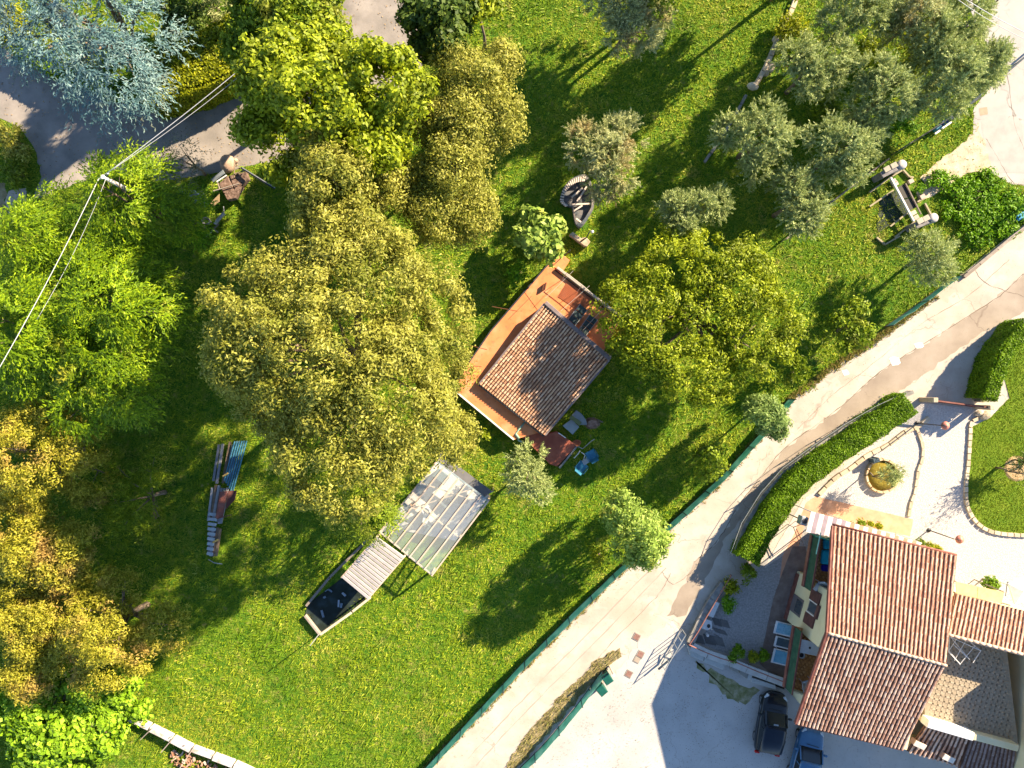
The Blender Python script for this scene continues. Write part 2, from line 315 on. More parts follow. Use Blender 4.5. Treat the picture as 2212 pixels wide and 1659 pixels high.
def tree(name, label, cat, u, v, rpx, H, m, style='broad', group=None, lobes=7, flat=.8, clumps=None, per=60, ln=.22, wd=.12, cs=.55, lean=(0, 0), tr=None, base=0.0, extra=None, seed=0, sx=1.0, sy=1.0, rot=0.0):
    rs = np.random.default_rng(1000 + seed + int(u * 3 + v))
    cz = base if base else H * (.62 if style != 'column' else .5)
    c = P(u, v, cz); r = rpx / S * (1 - cz / CAM_H)
    loc = Vector((c.x + lean[0], c.y + lean[1], 0)); root = thing(name, label, cat, loc, group)
    top_flat = (H - cz) / r
    n = clumps or int(22 + 13 * r * r); p, d = crown_points(r, lobes, min(top_flat * 1.1, flat * 1.6), n, rs)
    if sx != 1 or sy != 1:
        ca, sa = math.cos(rot), math.sin(rot); p[:, 0] *= sx; p[:, 1] *= sy; p = np.stack([p[:, 0] * ca - p[:, 1] * sa, p[:, 0] * sa + p[:, 1] * ca, p[:, 2]], 1)
    # keep the crown above the ground
    p[:, 2] = np.maximum(p[:, 2], -cz + .25)
    limbs(root, loc, cz, r, p - np.array([lean[0], lean[1], 0]), tr=tr or max(.06, min(.32, r * .055)), n=8 if r < 3 else 14, rs=rs)
    C = np.array([c.x, c.y, cz]); k = len(p)
    if style in ('broad', 'column'):
        cc = np.repeat(p, per, 0); dd = np.repeat(d, per, 0); N = len(cc)
        sz = np.repeat(rs.uniform(.6, 1.35, k), per) * cs
        off = unit(rs.normal(size=(N, 3)) + np.array([0, 0, .25])) * (rs.uniform(0, 1, (N, 1)) ** .45) * .95; off[:, 2] *= .75; cen = cc + off * sz[:, None]
        nn = unit(off * 1.5 + np.array([0, 0, .45]) + rs.normal(size=(N, 3)) * .5); t = unit(np.cross(nn, rs.normal(size=(N, 3))))
        V, Q = leaf_quads(C + cen, t, nn, rs.uniform(.6, 1.3, N) * ln, rs.uniform(.7, 1.2, N) * wd)
    elif style == 'olive':
        tw = 7; cc = np.repeat(p, tw, 0); N0 = len(cc)                       # twigs, then leaves along twigs
        td = unit(np.repeat(d, tw, 0) * 1.0 + rs.normal(size=(N0, 3)) * .75 + np.array([0, 0, .25])); tl = rs.uniform(.5, 1.2, N0) * cs
        m2 = max(3, per // tw); cc2 = np.repeat(cc, m2, 0); td2 = np.repeat(td, m2, 0); N = len(cc2)
        s_ = np.tile(np.linspace(.1, 1, m2), N0); cen = cc2 + td2 * (s_ * np.repeat(tl, m2))[:, None] + rs.normal(size=(N, 3)) * .03
        t = unit(td2 + rs.normal(size=(N, 3)) * .55); nn = unit(np.cross(t, rs.normal(size=(N, 3))) + np.array([0, 0, .5]))
        V, Q = leaf_quads(C + cen, t, nn, rs.uniform(.7, 1.3, N) * ln, rs.uniform(.8, 1.2, N) * wd)
    else:                                                                    # 'spray': fans of drooping ribs
        ribs = 9; m2 = max(4, per // ribs)
        h = d.copy(); h[:, 2] = 0; h = unit(h + np.stack([p[:, 0], p[:, 1], 0 * p[:, 0]], 1) / (r + 1e-6) * .8 + rs.normal(size=(k, 3)) * np.array([.3, .3, 0]))
        up = unit(np.array([0, 0, 1.0]) + d * .5 + rs.normal(size=(k, 3)) * .2); sd_ = unit(np.cross(up, h)); h = unit(np.cross(sd_, up))
        ang = np.tile(np.linspace(-1.25, 1.25, ribs), k) + rs.normal(size=k * ribs) * .1
        rd = unit(np.repeat(h, ribs, 0) * np.cos(ang)[:, None] + np.repeat(sd_, ribs, 0) * np.sin(ang)[:, None] + np.array([0, 0, -.12]) + rs.normal(size=(k * ribs, 3)) * .08)
        rl = np.repeat(rs.uniform(.7, 1.35, k), ribs) * cs * (.65 + .45 * np.cos(ang)) * 1.5
        cc2 = np.repeat(np.repeat(p, ribs, 0), m2, 0); rd2 = np.repeat(rd, m2, 0); N = len(cc2); s_ = np.tile(np.linspace(.12, 1, m2), k * ribs)
        up2 = np.repeat(np.repeat(up, ribs, 0), m2, 0); sign = np.tile(np.where(np.arange(m2) % 2 == 0, 1., -1.), k * ribs)[:, None]
        cen = cc2 + rd2 * (s_ * np.repeat(rl, m2))[:, None] + rs.normal(size=(N, 3)) * .035; cen[:, 2] -= (s_ ** 2) * .16
        t = unit(rd2 + np.cross(up2, rd2) * sign * .55 + rs.normal(size=(N, 3)) * .18); nn = unit(up2 + rs.normal(size=(N, 3)) * .4)
        V, Q = leaf_quads(C + cen, t, nn, rs.uniform(.75, 1.3, N) * ln, rs.uniform(.8, 1.2, N) * wd)
    V[:, 2] = np.maximum(V[:, 2], .03)
    o = np_mesh("crown", V, Q, m, root); return root
def hedge(name, label, path, wpx, h, m, group=None, dens=1500, ln=.11, wd=.07):
    """clipped hedge: leaves over the surface of a rounded bar that follows path (survey units)"""
    rs = np.random.default_rng(int(sum(p[0] for p in path)))
    pts = [P(a, b, h) for a, b in path]; root = thing(name, label, 'hedge', (pts[len(pts) // 2].x, pts[len(pts) // 2].y, 0), group)
    b = MB(); w_ = wpx / S * .5 * (1 - h / CAM_H); seg = catmull([(p.x, p.y) for p in pts], 6, False); Vc = []; 
    prof = [(-1, 0), (-1, .82), (-.8, .97), (.8, .97), (1, .82), (1, 0)]; wi = w_ - .1
    for i, q in enumerate(seg):
        d = seg[min(i + 1, len(seg) - 1)] - seg[max(i - 1, 0)]; d /= np.linalg.norm(d); nrm = np.array([-d[1], d[0]])
        e = .55 if i in (0, len(seg) - 1) else 1
        for x, z in prof: Vc.append((q[0] + nrm[0] * x * wi * e, q[1] + nrm[1] * x * wi * e, z * (h - .1)))
    n = len(prof); F = [(i * n + k, i * n + k + 1, (i + 1) * n + k + 1, (i + 1) * n + k) for i in range(len(seg) - 1) for k in range(n - 1)]
    F += [tuple(range(n)), tuple((len(seg) - 1) * n + k for k in range(n))]
    b.add(Vc, F).build("twig_core", mat("hedge_core", [(.015, .03, .006), (.02, .04, .008)], scale=6, rough=1), root)
    sg = np.array(seg); ln_ = np.linalg.norm(np.diff(sg, axis=0), axis=1).sum(); N = int(dens * (ln_ + 1) * (2 * w_ + 2 * h) / 3)
    cum = np.r_[0, np.cumsum(np.linalg.norm(np.diff(sg, axis=0), axis=1))]; t = rs.uniform(-.12, ln_ + .12, N); tc_ = np.clip(t, 0, ln_)
    x = np.interp(tc_, cum, sg[:, 0]); y = np.interp(tc_, cum, sg[:, 1]); i = np.clip(np.searchsorted(cum, tc_) - 1, 0, len(sg) - 2)
    d = sg[i + 1] - sg[i]; d /= np.linalg.norm(d, axis=1, keepdims=True); nr = np.stack([-d[:, 1], d[:, 0]], 1)
    s_ = rs.uniform(-(w_ + h), w_ + h, N); lump = .035 * np.sin(t * 2.3 + 1.7 * np.sin(t * .7)) + .03 * np.sin(t * 5.1 + s_ * 3) + rs.normal(0, .03, N) + (rs.random(N) < .03) * rs.uniform(0, .22, N)
    top = np.abs(s_) < w_; off = np.where(top, s_, np.sign(s_) * w_); z = np.where(top, h, h - (np.abs(s_) - w_))
    ec = np.where(np.abs(off) > w_ * .85, -.1, 0); z = z + np.where(top, lump + ec, 0); off = off + np.where(top, 0, np.sign(s_) * lump)
    endk = (t < 0) | (t > ln_); z = np.where(endk, rs.uniform(.1, h, N), z); ex = (t - tc_)
    C = np.stack([x + nr[:, 0] * off + d[:, 0] * ex, y + nr[:, 1] * off + d[:, 1] * ex, np.maximum(z, .05)], 1)
    nb = np.where(top[:, None], np.array([0, 0, 1.]), np.c_[nr * np.sign(s_)[:, None], np.full(N, .3)])
    nn = unit(nb + rs.normal(size=(N, 3)) * .7); tt = unit(np.cross(nn, rs.normal(size=(N, 3))))
    V, Q = leaf_quads(C, tt, nn, rs.uniform(.7, 1.4, N) * ln, rs.uniform(.7, 1.3, N) * wd)
    np_mesh("foliage", V, Q, m, root); return root

# leaf colours
L_yg = leafmat("leaf_yellow_green", (.05, .085, .003), (.17, .22, .006), (.38, .42, .02), (.16, .2, .015))
L_bg = leafmat("leaf_olive_brown_green", (.07, .085, .008), (.20, .205, .025), (.42, .40, .095), (.15, .19, .02))
L_md = leafmat("leaf_mid_green", (.04, .08, .003), (.12, .18, .006), (.28, .34, .02), (.22, .22, .03))
L_dk = leafmat("leaf_dark_green", (.02, .045, .008), (.05, .09, .012), (.11, .15, .02))
L_co = leafmat("conifer_green", (.025, .065, .002), (.115, .20, .003), (.31, .40, .008), (.33, .30, .03), esc=.6, elo=.6, ehi=.72)
L_or = leafmat("autumn_conifer", (.08, .09, .006), (.24, .235, .016), (.46, .40, .06), (.42, .24, .09), esc=.5, elo=.53, ehi=.68)
L_bl = leafmat("blue_spruce_needles", (.02, .06, .065), (.065, .13, .135), (.20, .28, .265), (.14, .13, .08), esc=.6, elo=.58, ehi=.7, trans=.15)
L_ol = leafmat("olive_leaf", (.11, .15, .035), (.25, .30, .10), (.46, .50, .24), None, trans=.2)
L_dr = leafmat("dry_olive_leaf", (.15, .18, .05), (.30, .33, .14), (.50, .50, .27), (.42, .30, .13), trans=.25)
L_fr = leafmat("fresh_leaf", (.06, .13, .005), (.17, .30, .01), (.34, .48, .04), None)
L_fg = leafmat("fig_leaf", (.06, .11, .015), (.18, .27, .04), (.36, .43, .11), (.45, .40, .06), esc=1.2, elo=.6, ehi=.7)
L_lm = leafmat("lush_weed", (.03, .10, .003), (.10, .22, .004), (.21, .36, .01), None)
L_he = leafmat("hedge_leaf", (.03, .08, .002), (.10, .19, .003), (.22, .34, .01), None)
L_hy = leafmat("yellow_hedge_leaf", (.06, .085, .003), (.18, .21, .004), (.38, .38, .012), None)
L_gy = leafmat("grey_twig_leaf", (.04, .06, .04), (.09, .12, .08), (.17, .2, .13), None)

# ------------------------------------------------------------------ trees and shrubs
GB = "tall trees beside the asphalt lane"
tree("spruce_tree", "large blue-grey spruce overhanging the shaded lane bend", "tree", 205, 40, 205, 13.5, L_bl, 'spray', lobes=9, flat=.5, per=90, ln=.24, wd=.06, cs=.8, clumps=240, extra=1)
tree("conifer_shrub", "dark shrub between blue spruce and broad yellow hedge", "shrub", 395, 40, 62, 2.6, L_dk, 'broad', flat=.6, per=70)
tree("ornamental_grass", "pale tan dry grass clump beside a dark shrub above the wide hedge", "shrub", 460, 5, 52, 1.6, L_dr, 'olive', flat=.5, per=50, ln=.4, wd=.04)
tree("evergreen_bush", "small yellow-green bush at the spruce's outer side on the lane edge", "shrub", 15, 50, 48, 2.2, L_hy, 'broad', flat=.6)
tree("broadleaf_tree", "bright yellow-green broadleaf tree overhanging the lane opposite the pole", "tree", 712, 265, 205, 14, L_yg, 'broad', GB, lobes=13, flat=.7, per=120, ln=.26, wd=.17, cs=.7, clumps=520, seed=3)
tree("broadleaf_tree", "olive-green broadleaf tree standing at the end of the wide clipped hedge", "tree", 640, 55, 160, 12, L_md, 'broad', GB, lobes=9, flat=.6, per=95, ln=.26, wd=.16, cs=.68, clumps=330, seed=4)
tree("broadleaf_tree", "dark green tree beyond the road gap, shading the lane", "tree", 955, 50, 92, 11, L_dk, 'broad', GB, lobes=6, flat=.7, per=60, ln=.32, wd=.2, cs=.55, clumps=170, seed=5)
tree("broadleaf_tree", "yellow-green tree at the frame top between road gap and open meadow", "tree", 1040, 5, 72, 9, L_yg, 'broad', GB, lobes=5, flat=.7, per=60, ln=.3, wd=.17, cs=.5, seed=6)
tree("conifer_tree", "narrow olive-brown conifer leaning over the meadow edge, upper of a joined pair", "tree", 1030, 205, 128, 12, L_bg, 'broad', GB, lobes=6, flat=.8, per=130, ln=.2, wd=.08, cs=.74, clumps=260, seed=7, sx=.95, sy=1.1)
tree("conifer_tree", "olive-brown conifer filling the gap between giant cedar and meadow", "tree", 985, 385, 138, 11, L_bg, 'broad', GB, lobes=6, flat=.8, per=130, ln=.2, wd=.08, cs=.74, clumps=280, seed=8, sx=.85, sy=1.2)
GC = "golden green giants in the middle of the garden"
tree("cedar_tree", "huge golden-green cedar, widest crown beside the garden house", "tree", 732, 765, 298, 15.5, L_bg, 'broad', GC, lobes=24, flat=.62, per=170, ln=.22, wd=.09, cs=.8, clumps=760, seed=9)
tree("cedar_tree", "smaller golden-green cedar touching the huge cedar on its lane side", "tree", 745, 430, 158, 13.5, L_bg, 'broad', GC, lobes=10, flat=.7, per=150, ln=.22, wd=.085, cs=.74, clumps=330, seed=10)
tree("conifer_tree", "lime-green feathery tree between huge cedar and glass-roofed shed", "tree", 780, 1085, 96, 5.5, L_md, 'spray', lobes=6, flat=.7, per=60, ln=.22, wd=.06, cs=.55, seed=11)
tree("conifer_tree", "feathery yellow-green tree reaching from the cedar towards the orange terrace", "tree", 962, 870, 98, 7.5, L_bg, 'broad', lobes=5, flat=.7, per=110, ln=.2, wd=.08, cs=.6, clumps=150, seed=12, sx=.8, sy=1.3)
GD = "vivid green conifers along the garden boundary"
tree("cypress_tree", "vivid green conifer directly under the leaning white pole", "tree", 300, 455, 125, 8.5, L_co, 'spray', GD, lobes=8, flat=.7, per=108, ln=.22, wd=.07, cs=.8, clumps=150, seed=13)
tree("cypress_tree", "vivid green conifer beside the pale concrete path stub", "tree", 100, 520, 105, 8, L_co, 'spray', GD, lobes=7, flat=.7, per=108, ln=.22, wd=.07, cs=.8, clumps=125, seed=14)
tree("cypress_tree", "largest vivid green conifer, its crown bulging over the shaded lawn", "tree", 255, 660, 138, 10, L_co, 'spray', GD, lobes=9, flat=.7, per=108, ln=.23, wd=.075, cs=.85, clumps=180, seed=15)
tree("cypress_tree", "vivid green conifer crossed by the overhead cable near the frame edge", "tree", 70, 720, 120, 9.5, L_co, 'spray', GD, lobes=8, flat=.7, per=108, ln=.23, wd=.075, cs=.85, clumps=150, seed=16)
tree("cypress_tree", "vivid green conifer bordering the orange-tinted trees", "tree", 215, 815, 112, 9, L_co, 'spray', GD, lobes=7, flat=.7, per=108, ln=.23, wd=.075, cs=.85, clumps=135, seed=17)
tree("cypress_tree", "young dull green conifer shading the scrap heap", "tree", 400, 470, 62, 4.5, L_lm, 'spray', lobes=5, flat=.7, per=60, ln=.24, wd=.07, cs=.5, seed=18)
GE = "orange tinted conifers in the corner"
tree("autumn_tree", "golden orange-tipped conifer next to the vivid green ones", "tree", 105, 985, 150, 9, L_or, 'broad', GE, lobes=9, flat=.6, per=130, ln=.2, wd=.07, cs=.66, clumps=230, base=3.4, seed=19)
tree("autumn_tree", "golden conifer with pinkish twigs, middle of the orange group", "tree", 85, 1185, 140, 8.5, L_or, 'broad', GE, lobes=8, flat=.6, per=130, ln=.2, wd=.07, cs=.66, clumps=230, base=3.4, seed=20)
tree("autumn_tree", "orange-brown conifer whose ragged edge reaches the sunny lawn", "tree", 255, 1345, 135, 7.5, L_or, 'broad', GE, lobes=8, flat=.6, per=125, ln=.2, wd=.07, cs=.62, clumps=230, base=3.4, seed=21)
tree("autumn_tree", "rust-coloured conifer above the bright leafy vine thicket", "tree", 70, 1390, 110, 7, L_or, 'broad', GE, lobes=7, flat=.6, per=125, ln=.2, wd=.07, cs=.6, clumps=230, base=3.4, seed=22)
tree("thin_tree", "sparse dull green tree between orange conifers and shaded lawn", "tree", 318, 1075, 92, 5, L_md, 'olive', lobes=6, flat=.6, per=63, ln=.2, wd=.05, cs=.75, base=2.2, seed=23, clumps=120, sy=1.3)
tree("vine_thicket", "bright lime thicket of broad leaves below the orange conifers", "thicket", 120, 1570, 165, 3.2, L_fr, 'broad', lobes=9, flat=.4, per=60, ln=.36, wd=.26, cs=.55, seed=24)
tree("vine_thicket", "lime-green leafy bush beside the broken concrete wall", "thicket", 262, 1500, 72, 2.5, L_fr, 'broad', lobes=6, flat=.4, per=50, ln=.32, wd=.22, cs=.5, seed=25)
tree("walnut_tree", "broad yellow-green tree shading the tiled garden house", "tree", 1515, 685, 203, 6.4, L_yg, 'broad', lobes=17, flat=.5, per=105, ln=.22, wd=.1, cs=.58, clumps=470, seed=26)
tree("poplar_tree", "tall unseen tree added past the frame top to shade the lane", "tree", 440, -120, 110, 12, L_md, 'column', lobes=7, flat=2, per=70, ln=.3, wd=.16, cs=.7, clumps=170, seed=122)  # out-of-frame tree added for its shadow on the lane
tree("poplar_tree", "tall tree just past the frame top, shading the upper meadow", "tree", 1490, -120, 110, 12, L_md, 'column', lobes=6, flat=2, per=70, ln=.3, wd=.16, cs=.7, clumps=170, seed=120)
tree("poplar_tree", "second tall tree past the frame top, nearer the grove's stone edging", "tree", 1740, -110, 95, 11, L_md, 'column', lobes=6, flat=2, per=70, ln=.3, wd=.16, cs=.7, clumps=170, seed=121)
GO = "olive trees in the grove"
ol = [(1350, 45, 98, 4.5, "pale dry olive at the frame top over striped shade", L_dr), (1312, 342, 92, 3.2, "olive standing over the round stone pool", L_dr),
      (1505, 450, 66, 4, "olive whose foot is hidden by the walnut tree", L_ol), (1635, 300, 88, 4.6, "olive nearest the stone edging line, largest of the grove rim", L_ol),
      (1748, 148, 76, 4.6, "round olive standing alone in the yellow undergrowth", L_ol), (1815, 325, 84, 4.5, "olive in the grove's centre row beside the wire fence", L_ol),
      (1712, 440, 72, 4, "lowest olive of the grove, beside the sunny strip of meadow", L_ol), (1905, 212, 92, 4.8, "hollow-crowned olive between its two neighbours near the fence", L_ol),
      (2070, 70, 85, 5, "tall olive touching the street corner", L_ol), (2040, 175, 92, 5, "olive spreading over the black rail by the street", L_ol), (2110, 150, 62, 4.4, "outermost olive hanging over the street edge", L_ol),
      (1850, 25, 82, 4.5, "olive cut off by the frame top above the grove", L_ol), (1970, 40, 60, 4.2, "thin olive between grove and street at the frame top", L_dr)]
for i, (u, v, r, h, lb, m) in enumerate(ol):
    tree("olive_tree", lb, "olive tree", u, v, r, h * 1.25, m, 'olive', GO, lobes=7, flat=.75, per=168, ln=.19, wd=.036, cs=.66, seed=30 + i, clumps=int(50 + r * 1.7), tr=.13)
tree("olive_tree", "round olive next to the lane fence and the grey gate pillars", "olive tree", 2005, 560, 62, 3.6, L_ol, 'olive', lobes=6, flat=.75, per=126, ln=.19, wd=.034, cs=.6, seed=50, clumps=130, tr=.1)
tree("olive_tree", "bluish olive in front of the dark red lower terrace", "olive tree", 1140, 1025, 60, 3.5, L_ol, 'olive', lobes=6, flat=.8, per=126, ln=.19, wd=.034, cs=.6, seed=51, clumps=125, tr=.1)
tree("olive_tree", "small olive in the ring planter on white gravel", "olive tree", 1927, 1030, 30, 2.6, L_ol, 'olive', lobes=4, flat=.7, per=70, ln=.18, wd=.03, cs=.42, seed=52, clumps=34, tr=.05, lean=(-.75, .1))
tree("laurel_bush", "tall dense pale-green bush at the lane fence, widest along it", "bush", 1372, 1135, 72, 10, L_fg, 'column', lobes=7, flat=1.6, per=75, ln=.26, wd=.1, cs=.55, clumps=150, base=3.2, seed=53)
tree("laurel_bush", "rounded grey-green bush above the fence, nearest the long hedge's tip", "bush", 1655, 897, 52, 7.2, leafmat("dull_leaf", (.05, .10, .02), (.14, .21, .05), (.28, .36, .11)), 'column', lobes=5, flat=1.6, base=3.0, clumps=110, per=65, ln=.24, wd=.08, cs=.45, seed=54)
tree("young_tree", "slim young tree with airy leaves by the fence's bend", "tree", 1530, 992, 42, 6.2, L_md, 'column', lobes=5, flat=1.6, per=40, ln=.25, wd=.1, cs=.5, base=2.6, seed=55, clumps=70)
tree("sapling", "thin yellow sapling beside the pale-green bush at the fence", "sapling", 1292, 1205, 28, 2.4, L_hy, 'broad', lobes=3, flat=.6, per=22, ln=.26, wd=.09, cs=.35, seed=56, clumps=14)
tree("shrub", "loose green shrub by the lane fence above the walnut's lower edge", "shrub", 1835, 710, 62, 2.6, L_md, 'broad', lobes=6, flat=.5, per=45, ln=.26, wd=.12, cs=.45, seed=57)
tree("shrub", "low rough shrub between walnut tree and the bend of the lane", "shrub", 1735, 790, 62, 2.2, L_md, 'olive', lobes=6, flat=.5, per=40, ln=.26, wd=.06, cs=.5, seed=58, clumps=50)
tree("fig_bush", "large-leaved fig bush between round pool and orange terrace", "bush", 1176, 498, 66, 3.5, L_fg, 'broad', lobes=6, flat=.6, per=26, ln=.42, wd=.32, cs=.5, seed=59)
tree("shrub", "dark creeping shrub at the orange terrace's upper edge", "shrub", 1125, 590, 30, 1.2, L_lm, 'broad', lobes=4, flat=.5, per=30, ln=.2, wd=.12, cs=.35, seed=60)
tree("flower_stalk", "tall green stalk with a leafy rosette beside the orange terrace wall", "plant", 1048, 943, 17, 2.0, L_yg, 'broad', lobes=3, flat=.4, per=12, ln=.28, wd=.08, cs=.25, seed=61, clumps=12)
tree("thin_tree", "nearly bare grey-green tree over the lane's pale verge", "tree", 405, 352, 56, 4, L_gy, 'olive', lobes=5, flat=.7, per=28, ln=.14, wd=.05, cs=.7, seed=62, clumps=44)
for i, (u, v, r, lb) in enumerate([(1595, 1408, 24, "largest clipped ball shrub of three on the patio edge"), (1628, 1416, 14, "middle yellowish ball shrub of three on the patio edge"), (1651, 1417, 13, "ball shrub nearest the brown paving, one of three")]):
    tree("ball_shrub", lb, "shrub", u, v, r, r / 18, L_he if i != 1 else L_hy, 'broad', "ball shrubs on the patio edge", lobes=3, flat=.9, per=60, ln=.13, wd=.07, cs=.22, seed=70 + i, clumps=30)
tree("patio_shrub", "dark rounded shrub at the patio wall below a yellow-leaved plant", "shrub", 1574, 1303, 19, 1.2, L_lm, 'broad', lobes=3, flat=.7, per=40, ln=.2, wd=.08, cs=.3, seed=75, clumps=22)
tree("patio_shrub", "yellow-leaved plant between patio wall and the hedge's foot", "shrub", 1582, 1268, 19, 1.2, L_hy, 'broad', lobes=3, flat=.7, per=24, ln=.26, wd=.1, cs=.3, seed=76, clumps=20)
tree("patio_shrub", "yellow-green plant touching the long hedge's foot", "shrub", 1618, 1240, 20, 1.1, L_md, 'broad', lobes=3, flat=.6, per=28, ln=.22, wd=.1, cs=.3, seed=77, clumps=22)
for i, (u, v, r, lb) in enumerate(((2070, 432, 50, "lush weed patch nearest the concrete sluice"), (2125, 410, 52, "lush weed patch in the sandy path's fork"), (2160, 462, 50, "lush weed patch towards the street corner"), (2100, 485, 46, "weed patch between sluice pier and timber fence"), (2205, 445, 40, "weed patch under the blue crate"))):
    tree("weed_patch", lb, "weeds", u, v, r, .38, L_lm, 'broad', "lush weeds between street and lane", lobes=11, flat=.1, per=30, ln=.2, wd=.1, cs=.36, seed=150 + i, clumps=75)
tree("weed_bush", "narrow tongue of weeds splitting the sandy path", "weeds", 2020, 385, 26, .5, L_lm, 'broad', lobes=4, flat=.2, per=30, ln=.2, wd=.11, cs=.3, seed=80, sx=1.6, sy=.6, rot=.6)
tree("palm_plant", "dark spiky palm at the lawn's outer edge", "palm", 2218, 1000, 22, 2.2, L_dk, 'olive', lobes=3, flat=.5, per=60, ln=.3, wd=.05, cs=.8, seed=81, clumps=20)
tree("bare_tree", "bare little tree in a bark ring on the lawn", "tree", 2222, 1003 + 12, 22, 3.4, L_gy, 'olive', lobes=4, flat=.8, per=14, ln=.12, wd=.05, cs=.9, seed=82, clumps=22, lean=(-.6, -.1))
for i, (u, v, r, lb) in enumerate(((1720, 70, 42, "golden brush mound right beside the upper stone edging"), (1880, 105, 40, "golden-green brush between the lone round olive and the hollow one"), (1795, 235, 42, "olive-green brush between three olives in the grove's heart"), (1680, 370, 34, "low brush between the rim olive and the lowest grove olive"), (1960, 262, 30, "brush in the shade of the hollow-crowned olive near the wire fence"))):
    tree("grove_brush", lb, "brush", u, v, r, 1.0, (L_hy, L_yg, L_md, L_md, L_lm)[i], 'broad', "brush under the olives", lobes=6, flat=.3, per=34, ln=.22, wd=.1, cs=.4, seed=140 + i)
tree("undergrowth_bush", "yellow-green undergrowth mound in the olive grove's upper corner", "shrub", 1985, 110, 52, 1.6, L_hy, 'broad', lobes=6, flat=.4, per=32, ln=.24, wd=.1, cs=.45, seed=83)
tree("verge_shrub", "brownish shrub on the lane's inner bend at the frame edge", "shrub", 30, 305, 44, 1.4, L_bg, 'broad', lobes=5, flat=.4, per=36, ln=.24, wd=.1, cs=.4, seed=84)
tree("verge_shrub", "greenish shrub below the brown one near the pale concrete path", "shrub", 38, 375, 34, 1.0, L_md, 'broad', lobes=4, flat=.4, per=36, ln=.2, wd=.1, cs=.35, seed=85)
hedge("wide_hedge", "broad unclipped yellow-green hedge along the shaded lane", [(300, 165), (370, 150), (450, 120), (520, 85), (575, 40)], 118, 2.6, L_hy, dens=700, ln=.2, wd=.11)
hedge("lane_hedge", "low dark hedge strip under the blue spruce beside the lane", [(25, 90), (95, 130), (170, 160), (235, 182), (330, 190), (430, 188), (500, 165)], 38, 1.4, L_he, dens=900, ln=.18, wd=.1)
hedge("clipped_hedge", "long clipped hedge with rounded end between lane wall and gravel drive", [(1968, 872), (1935, 895), (1860, 945), (1780, 1000), (1718, 1052), (1675, 1110), (1640, 1168), (1618, 1210)], 48, 1.7, L_he, dens=2800, ln=.1, wd=.055)
hedge("clipped_hedge", "clipped hedge along the lawn on the far side of the drive gate", [(2225, 700), (2180, 755), (2160, 800), (2142, 860)], 30, 2.0, L_he, dens=2200)

